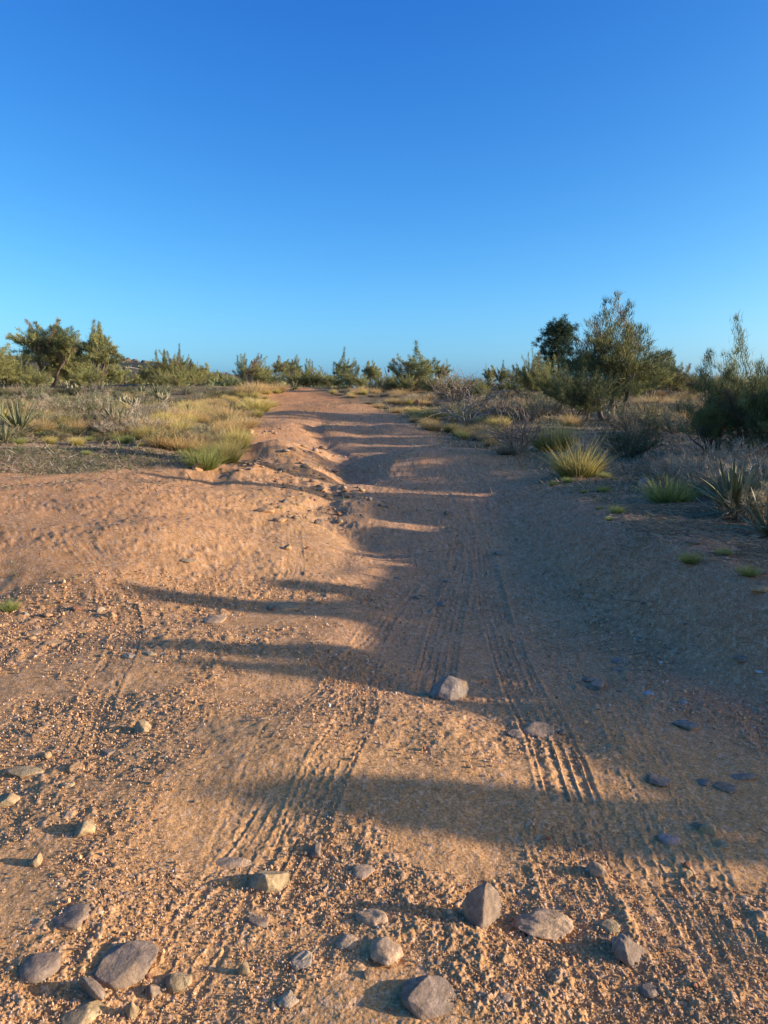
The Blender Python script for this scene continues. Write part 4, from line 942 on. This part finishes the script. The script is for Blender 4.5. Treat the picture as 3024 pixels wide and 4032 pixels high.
fillp([(2400, 1560), (2780, 1560), (2760, 1680), (2480, 1680)], 40, lambda p: tuft(rr_.choice(['straw', 'grey', 'grey']), p, rr_.uniform(.5, .8), 'brown dry grass clump', 'dry grass right of the tallest tree', rr_.uniform(1, 1.6)), 24)
fillp([(2380, 1640), (2780, 1640), (2760, 1720), (2560, 1770), (2380, 1700)], 14, lambda p: shr(GSH, p, rr_.uniform(.4, .7), 'rusty grey shrub', 'shrubs in the shade at right', rr_.uniform(1, 1.4)), 34)
fillp([(2580, 1860), (3020, 1850), (3020, 1990), (2780, 1960), (2620, 1910)], 38, lambda p: shr(PSH, p, rr_.uniform(.34, .52), 'tangled pale dry shrub', 'pale dry shrubs before the thicket', rr_.uniform(1, 1.3)), 34)
fillp([(2860, 1960), (3080, 1960), (3080, 2080), (2960, 2060)], 12, lambda p: shr(GSH, p, rr_.uniform(.28, .42), 'brown tangled shrub', 'brown shrubs behind the right yucca', 1.1), 40)
fillp([(2620, 1880), (3020, 1880), (3000, 1960), (2700, 1940)], 16, lambda p: tuft('grey', p, rr_.uniform(.35, .5), 'wiry pale grass clump', 'wiry grass before the thicket', 1.0), 40)
fillp([(1500, 1535), (3000, 1535), (3000, 1552), (1500, 1552)], 40, lambda p: shr(rr_.choice([GSH, OSH]), p, rr_.uniform(.7, 1.2), 'low brush on the skyline', 'low brush on the right skyline', 1.5))
fillp([(2900, 1760), (3024, 1760), (3024, 1860), (2860, 1850)], 4, lambda p: shr(OSH, p, .6, 'dark low bush', 'dark bushes under the thicket'))
fillp([(1225, 1534), (1418, 1578), (1503, 1612), (1593, 1648), (1700, 1700), (1940, 1760), (1990, 1690), (1700, 1590), (1400, 1530)], 78, lambda p: tuft(rr_.choice(['straw', 'mix', 'grey']), p, rr_.uniform(.25, .45), 'tan grass tuft', 'grass tufts edging the right side of the road', rr_.uniform(1, 1.4)), 18)
# bigger single shrubs
p = G(2470, 1800); shr(OSH, p, ht(130, p), 'feathery dark green shrub in the shade right of the road', None, 1.5)
p = G(2560, 1730); shr(OSH, p, ht(80, p), 'light green sprig shrub behind the feathery dark one', None, 1.0)
p = G(2060, 1725); 
# leafless shrubs
BS = [bare_shrub(101, 1.2, .9, 15, 4, .019, (.28, .21, .15)), bare_shrub(102, 1.2, 1.7, 9, 4, .013, (.33, .27, .22), flat=.8), bare_shrub(103, 1.2, .8, 8, 2, .012)]
def bare(p, H, i, label, group=None, sx=1, rot=None): s = H/1.2; return plant('bare_shrub', [('stem', BS[i][0]), ('twigs', BS[i][1])], p, label, 'shrub', group, rot, (s*sx, s*sx, s))
p = G(2035, 1790); bare(p, ht(235, p), 0, 'leafless shrub with thin crooked stems beside the road at right', None, 1.1, .4)
p = G(1840, 1665); bare(p, ht(215, p), 1, 'sprawling leafless bush with silvery branches right of the road', None, 1.25, 2.0)
p = G(1790, 1600); bare(p, ht(180, p), 0, 'bare pale shrub reaching above the skyline right of the road', None, 1.0, 1.0)
p = G(1950, 1640); bare(p, ht(120, p), 2, 'leafless brown shrub behind the crooked stemmed one', None, 1.6, 1.0)
p = G(2620, 1960); bare(p, ht(130, p), 2, 'few bare stalks poking up left of the pale dry shrubs', None, 1.3, 1.9)
p = G(2560, 1640); bare(p, ht(100, p), 2, 'pale leafless branches in the dry grass right of the tallest tree', None, 1.6, 1.9)
p = G(2960, 1960); bare(p, ht(120, p), 2, 'white twigged shrub near the right edge', None, 1.4, .9)
p = G(380, 1560); bare(p, ht(70, p), 1, 'tangle of dead branches before the leaning tree', None, 1.3, .9)

# yuccas
def Y_(px, py, hpx, label, **k):
    p = G(px, py); return yucca(p, ht(hpx, p), label, **k)
Y_(2885, 2035, 225, 'large grey green yucca with stiff leaves at the right edge', n=34, dry=30, spread=.55, seed=3, w=1.3)
Y_(3030, 2120, 190, 'second yucca cut by the right edge with a long dry leaf', n=18, dry=18, spread=.75, seed=4, w=1.2)
Y_(450, 1690, 105, 'largest pale yucca standing in the left scrub', n=26, dry=5, spread=.5, seed=5, w=1.1)
Y_(480, 1692, 85, 'narrow yucca touching the right of the largest left one', n=12, dry=3, spread=.35, seed=6, w=1.1)
Y_(540, 1695, 75, 'small upright yucca right of the largest left pair', n=14, dry=2, spread=.45, seed=7)
Y_(250, 1710, 60, 'little splayed yucca with few leaves at left', n=10, dry=3, spread=.9, seed=8)
Y_(75, 1705, 130, 'curly yucca with bent yellow leaves at the left edge', n=38, dry=14, spread=.95, seed=9, w=1.0)
Y_(20, 1745, 90, 'low yucca in front of the curly one at the left edge', n=18, dry=9, spread=1.0, seed=10)
Y_(0, 1690, 110, 'yucca half cut by the left edge behind the curly one', n=20, dry=4, spread=.7, seed=11)
Y_(620, 1570, 60, 'cluster of grey yucca leaves before the wide green bush', n=30, dry=4, spread=.9, seed=12, w=1.6)
Y_(660, 1575, 45, 'low grey yucca right of the clustered one', n=24, dry=3, spread=.9, seed=13, w=1.6)
Y_(560, 1560, 55, 'dark yucca left of the clustered grey one', n=24, dry=3, spread=.8, seed=14, w=1.6)
Y_(745, 1640, 60, 'pale yucca among the straw grass left of the road', n=22, dry=4, spread=.7, seed=15, w=1.3)
Y_(1160, 1535, 45, 'spiky yucca beside the road crest', n=26, dry=4, spread=.9, seed=16, w=1.6)
Y_(2560, 1600, 60, 'yucca in the brown grass right of the tallest tree', n=22, dry=5, spread=.8, seed=17, w=1.5)

# cholla with thick jointed arms
M_cact = mat_vcol('cactus', .8, 0, .2, .5, 40, .2, .08)
def cholla(p, H, seed, label, sx=1.8, n=9):
    rg = np.random.RandomState(seed); e = link('cholla_cactus', None, None, p, (0, 0, rg.uniform(0, 6)), H); tag(e, label, 'cactus')
    B = Buf(); pts, d = wiggle(rg, np.zeros(3), np.array([.1, 0, 1.]), .3, 4, .1); tube(B, pts, [.05, .045, .042, .04, .035], (.14, .10, .07), 6); link('trunk', B.mesh('trunk', M_cact), e)
    for i in range(n):
        az = 2*pi*(i+rg.random()*.6)/n; A = Buf()
        def seg(q, dd, L, r, k):
            qs, d2 = wiggle(rg, q, dd, L, 6, .10, .05); t = np.linspace(0, 1, 7); rad = r*(.62+.5*np.sin(np.clip(t, .04, .97)*pi)**.5); rad[-1] = r*.25
            col = np.array([.36, .31, .17]) if k < 2 else np.array([.20, .16, .10]); tube(A, qs, rad, col*rg.uniform(.8, 1.15), 7)
            if k > 0:
                for _ in range(rg.randint(1, 4)): seg(qs[rg.randint(3, 7)], nrm(d2+rg.normal(size=3)*.5+np.array([0, 0, .35])), L*rg.uniform(.6, .9), r*.92, k-1)
        seg(pts[rg.randint(1, 5)], np.array([cos(az)*sx, sin(az)*sx, rg.uniform(.2, .9)]), .38, .034, 2); link('arm', A.mesh('arm', M_cact), e)
    return e
p = G(520, 1612); cholla(p, ht(62, p)/.85, 3, 'spreading cholla cactus with thick pale arms in the left scrub', 2.6, 10)
p = G(640, 1590); cholla(p, ht(50, p)/.9, 4, 'small cholla cactus right of the spreading one', 1.6, 6)
p = G(290, 1555); cholla(p, ht(50, p)/.9, 5, 'tangled cholla cactus between the forked and leaning trees', 2.8, 10)
p = G(105, 1535); cholla(p, ht(34, p)/.9, 6, 'small pale cholla left of the forked trunks', 2.0, 7)

# dark stump, broken orange stump, post, dead wood
def log_mesh(L, r, seed, col, k=9, n=9, curl=.05, name='dead_branch', taper=.6):
    rg = np.random.RandomState(seed); B = Buf(); pts, _ = wiggle(rg, np.zeros(3), np.array([1., 0, 0]), L, n, curl); pts[:, 2] = np.abs(pts[:, 2])*.5
    rad = np.linspace(r, r*taper, n+1)*rg.uniform(.8, 1.2, n+1); rad[0] *= .4; rad[-1] *= .3; tube(B, pts, rad, col, k); return B.mesh(name, M_bark)
def stump(p, H, R, col, label, seed):
    rg = np.random.RandomState(seed); V = []; k = 14; m = 7
    for i in range(m):
        t = i/(m-1)
        for j in range(k):
            a = 2*pi*j/k; rr2 = R*(1.25-.35*t+.12*sin(3*a+seed))*(1 if i < m-1 else .7); V.append((cos(a)*rr2*.7, sin(a)*rr2, H*t*(1+.22*sin(2*a+seed)*t)+rg.uniform(-.01, .01)))
    V.append((0, 0, H*.86)); Fc = []
    for i in range(m-1):
        for j in range(k): a = i*k+j; b = i*k+(j+1) % k; Fc += [(a, b, b+k), (a, b+k, a+k)]
    for j in range(k): Fc.append(((m-1)*k+j, (m-1)*k+(j+1) % k, m*k))
    me = mesh_np('stump', V, Fc, M_bark, np.tile(np.array(col), (len(V), 1))*rg.uniform(.8, 1.2, (len(V), 1)), False)
    return tag(link('stump', me, None, (p[0], p[1], p[2]-.03)), label, 'stump')
p = G(2208, 1852); stump(p, ht(38, p), ht(17, p), (.03, .025, .025), 'dark rounded stump left of the glowing yellow bunch grass', 2)
p = G(1642, 1600); stump(p, ht(24, p), ht(16, p), (.5, .2, .08), 'broken bright orange stump on the right verge', 5)
p = D(497, 62); 
def post(p, H):
    B = Buf(); k = H/12
    tube(B, [(0, 0, 0), (.01, 0, H*.5), (0, 0, H)], [.11, .10, .09], (.10, .075, .06), 6); e = link('wooden_post', None, None, p); link('upright', B.mesh('upright', M_bark), e)
    B = Buf(); tube(B, [(-.1, 0, H*.93), (.5, .1, H*.96), (1.1, .2, H*.88)], [.05, .055, .03], (.42, .36, .30), 6); link('crossbar', B.mesh('crossbar', M_bark), e)
    tag(e, 'dark wooden post with a pale crossbar between the left bushes', 'post')
post(p, ht(50, p)*1.3)
DB = [log_mesh(1, .018, 200+i, (.32, .26, .20), 5, 8, .12) for i in range(4)]
for x, y, l, rot, lab in [(250, 1668, 110, .1, 'long dead branch lying across the dark gap in the left scrub'), (560, 1700, 50, .3, 'short curved dead branch near the small upright yucca'), (2490, 1905, 100, -.2, 'thin dead branch by the pink stone at right'), (2740, 1935, 110, .5, 'dead stick on the ground before the pale dry shrubs'), (1620, 1645, 120, -.3, 'low bare branch leaning out over the right verge'), (2860, 2130, 60, .4, 'pale stick below the large right yucca'), (2990, 3555, 90, -.6, 'brown stick half buried at the right edge of the foreground'), (870, 2603, 50, -.3, 'white bone like twig in the thin tree shadow')]:
    p = G(x, y); L = ht(l, p); tag(link('dead_branch', rr_.choice(DB), None, (p[0]-L/2, p[1], p[2]+L*.02), (0, 0, rot), L), lab, 'branch')

# ------------------------------------------------------------------ litter: dry stalks, fallen leaves and seedlings nobody could count
def litter():
    rg = np.random.RandomState(33); B = Buf()
    def area(n, r0, r1, a0, a1, L, w, cols, up, thr=.35):
        r = r0+(r1-r0)*rg.random(n)**.9; a = np.radians(rg.uniform(a0, a1, n)); x = r*np.sin(a); y = r*np.cos(a); k = scrub_mask(x, y)+.25*rg.normal(size=n) > thr
        x = x[k]; y = y[k]; r = r[k]; m = len(x); z = macro(x, y)
        az = rg.uniform(0, 2*pi, m); e = rg.random(m)**2*up; Dr = np.stack([np.cos(az), np.sin(az), e], 1); Dr /= np.linalg.norm(Dr, axis=1)[:, None]
        cols = np.array(cols); C = cols[rg.randint(len(cols), size=m)]*rg.uniform(.6, 1.3, (m, 1)); P = np.stack([x, y, z+.006], 1)
        B.add(*blades(P, Dr, L*rg.uniform(.4, 1.3, m)*(1+r*.03), np.full(m, w)*(1+r*.06), C, C, rg))
    tn = [(.40, .32, .20), (.30, .22, .14), (.20, .15, .10), (.46, .38, .27)]; gn = [(.13, .16, .05), (.17, .19, .07), (.30, .26, .13)]
    area(15000, 5, 14, -33, 33, .10, .0022, tn, .5); area(9000, 5, 14, -33, 33, .05, .003, gn, 2.5)
    area(7000, 9.5, 15, -33, -14, .05, .004, [(.10, .12, .05), (.2, .17, .1), (.14, .13, .06)], 2); area(22000, 10, 40, -33, 33, .13, .004, tn, 1.6); area(14000, 10, 40, -33, 33, .08, .005, gn, 3)
    area(9000, 4.6, 9, 15, 32, .14, .0022, tn, .3)
    n = 420; r = 1.7+rg.random(n)**1.4*8; a = np.radians(rg.uniform(-33, 33, n)); x = r*np.sin(a); y = r*np.cos(a); z = macro(x, y)+.012; az = rg.uniform(0, 6.28, n)
    Dr = np.stack([np.cos(az), np.sin(az), rg.uniform(-.02, .12, n)], 1); C = np.array([(.45, .36, .22), (.16, .10, .06), (.30, .21, .12)])[rg.randint(3, size=n)]
    B.add(*blades(np.stack([x, y, z], 1), Dr, rg.uniform(.015, .06, n)*(1+r*.06), np.full(n, .0013)*(1+r*.2), C, C, rg, rg.normal(size=(n, 3))*.15, 2))
    tag(link('ground_litter', B.mesh('ground_litter', M_grass, False)), 'dry stalks and tiny weeds covering the scrub floor', 'litter', None, 'stuff')
litter()
def far_brush():
    """brush on the hill and on the flats beyond the trees"""
    rg = np.random.RandomState(44); B = Buf(); n = 1500
    r = 75+rg.random(n)**1.3*230; a = np.radians(rg.uniform(-33, 33, n)); a = np.where(rg.random(n) < .5, np.radians(rg.uniform(-33, -6, n)), a); x = r*np.sin(a); y = r*np.cos(a)
    k = (np.abs(x-roadc(y)) > 4) & ((np.hypot(x, y) < 150) | (rg.random(n) < .35)); x = x[k]; y = y[k]; z = macro(x, y); m = len(x)
    for i in range(m):
        s = rg.uniform(.5, 1.5)*(1+.3*(rg.random() < .2)); q = 46; P = rg.normal(size=(q, 3))*np.array([.45, .45, .25])*s; P[:, 2] = np.abs(P[:, 2]); P += (x[i], y[i], z[i])
        Dr = rg.normal(size=(q, 3))*.5+np.array([0, 0, .7]); Dr /= np.linalg.norm(Dr, axis=1)[:, None]; c = (GRN, GRN2, np.array([.2, .16, .09]), DGRN)[rg.randint(4)]; C = np.tile(c, (q, 1))*rg.uniform(.7, 1.3, (q, 1))
        B.add(*blades(P, Dr, np.full(q, .7*s)*rg.uniform(.5, 1.1, q), np.full(q, .07*s), C, C, rg))
    tag(link('far_brush', B.mesh('far_brush', M_leaf, False)), 'far off desert brush dotting the hill and plain', 'brush', None, 'stuff')
far_brush()

# rocky rim on the distant hill: one ridge, its boulders built one by one
def ridge():
    e = link('rocky_ridge', None, None, (0, 0, 0)); tag(e, 'long dark ridge of piled boulders on the hill at left', 'ridge')
    rg = np.random.RandomState(5); bs = [rock_mesh('boulder', 1, .9, .8, 900+i, c, 9, 2, .06) for i, c in enumerate([(.06, .05, .045), (.05, .045, .042), (.08, .06, .05), (.06, .05, .048)])]  # boulder colours lowered as well, to read as a shaded ridge
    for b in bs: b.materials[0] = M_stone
    for i in range(150):
        px = rg.uniform(440, 660) if i < 105 else rg.uniform(-60, 440); R = 285; x = (px-1512)/F*R; y = R
        t = rg.random(); topy = np.interp(px, [-60, 0, 100, 440, 480, 560, 640, 670], [1380, 1392, 1395, 1412, 1405, 1415, 1425, 1440]); py = topy+t*26
        d = ray(px, py); z = EYE+d[2]/d[1]*y; s = rg.uniform(1.3, 3.0)
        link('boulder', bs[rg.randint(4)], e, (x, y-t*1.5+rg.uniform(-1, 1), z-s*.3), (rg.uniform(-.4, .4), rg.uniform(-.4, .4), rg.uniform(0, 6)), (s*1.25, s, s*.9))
ridge()
print('objects', len(bpy.data.objects), 'tris', sum(len(o.data.polygons) for o in {x.data.name: x for x in bpy.data.objects if x.type == 'MESH'}.values()))
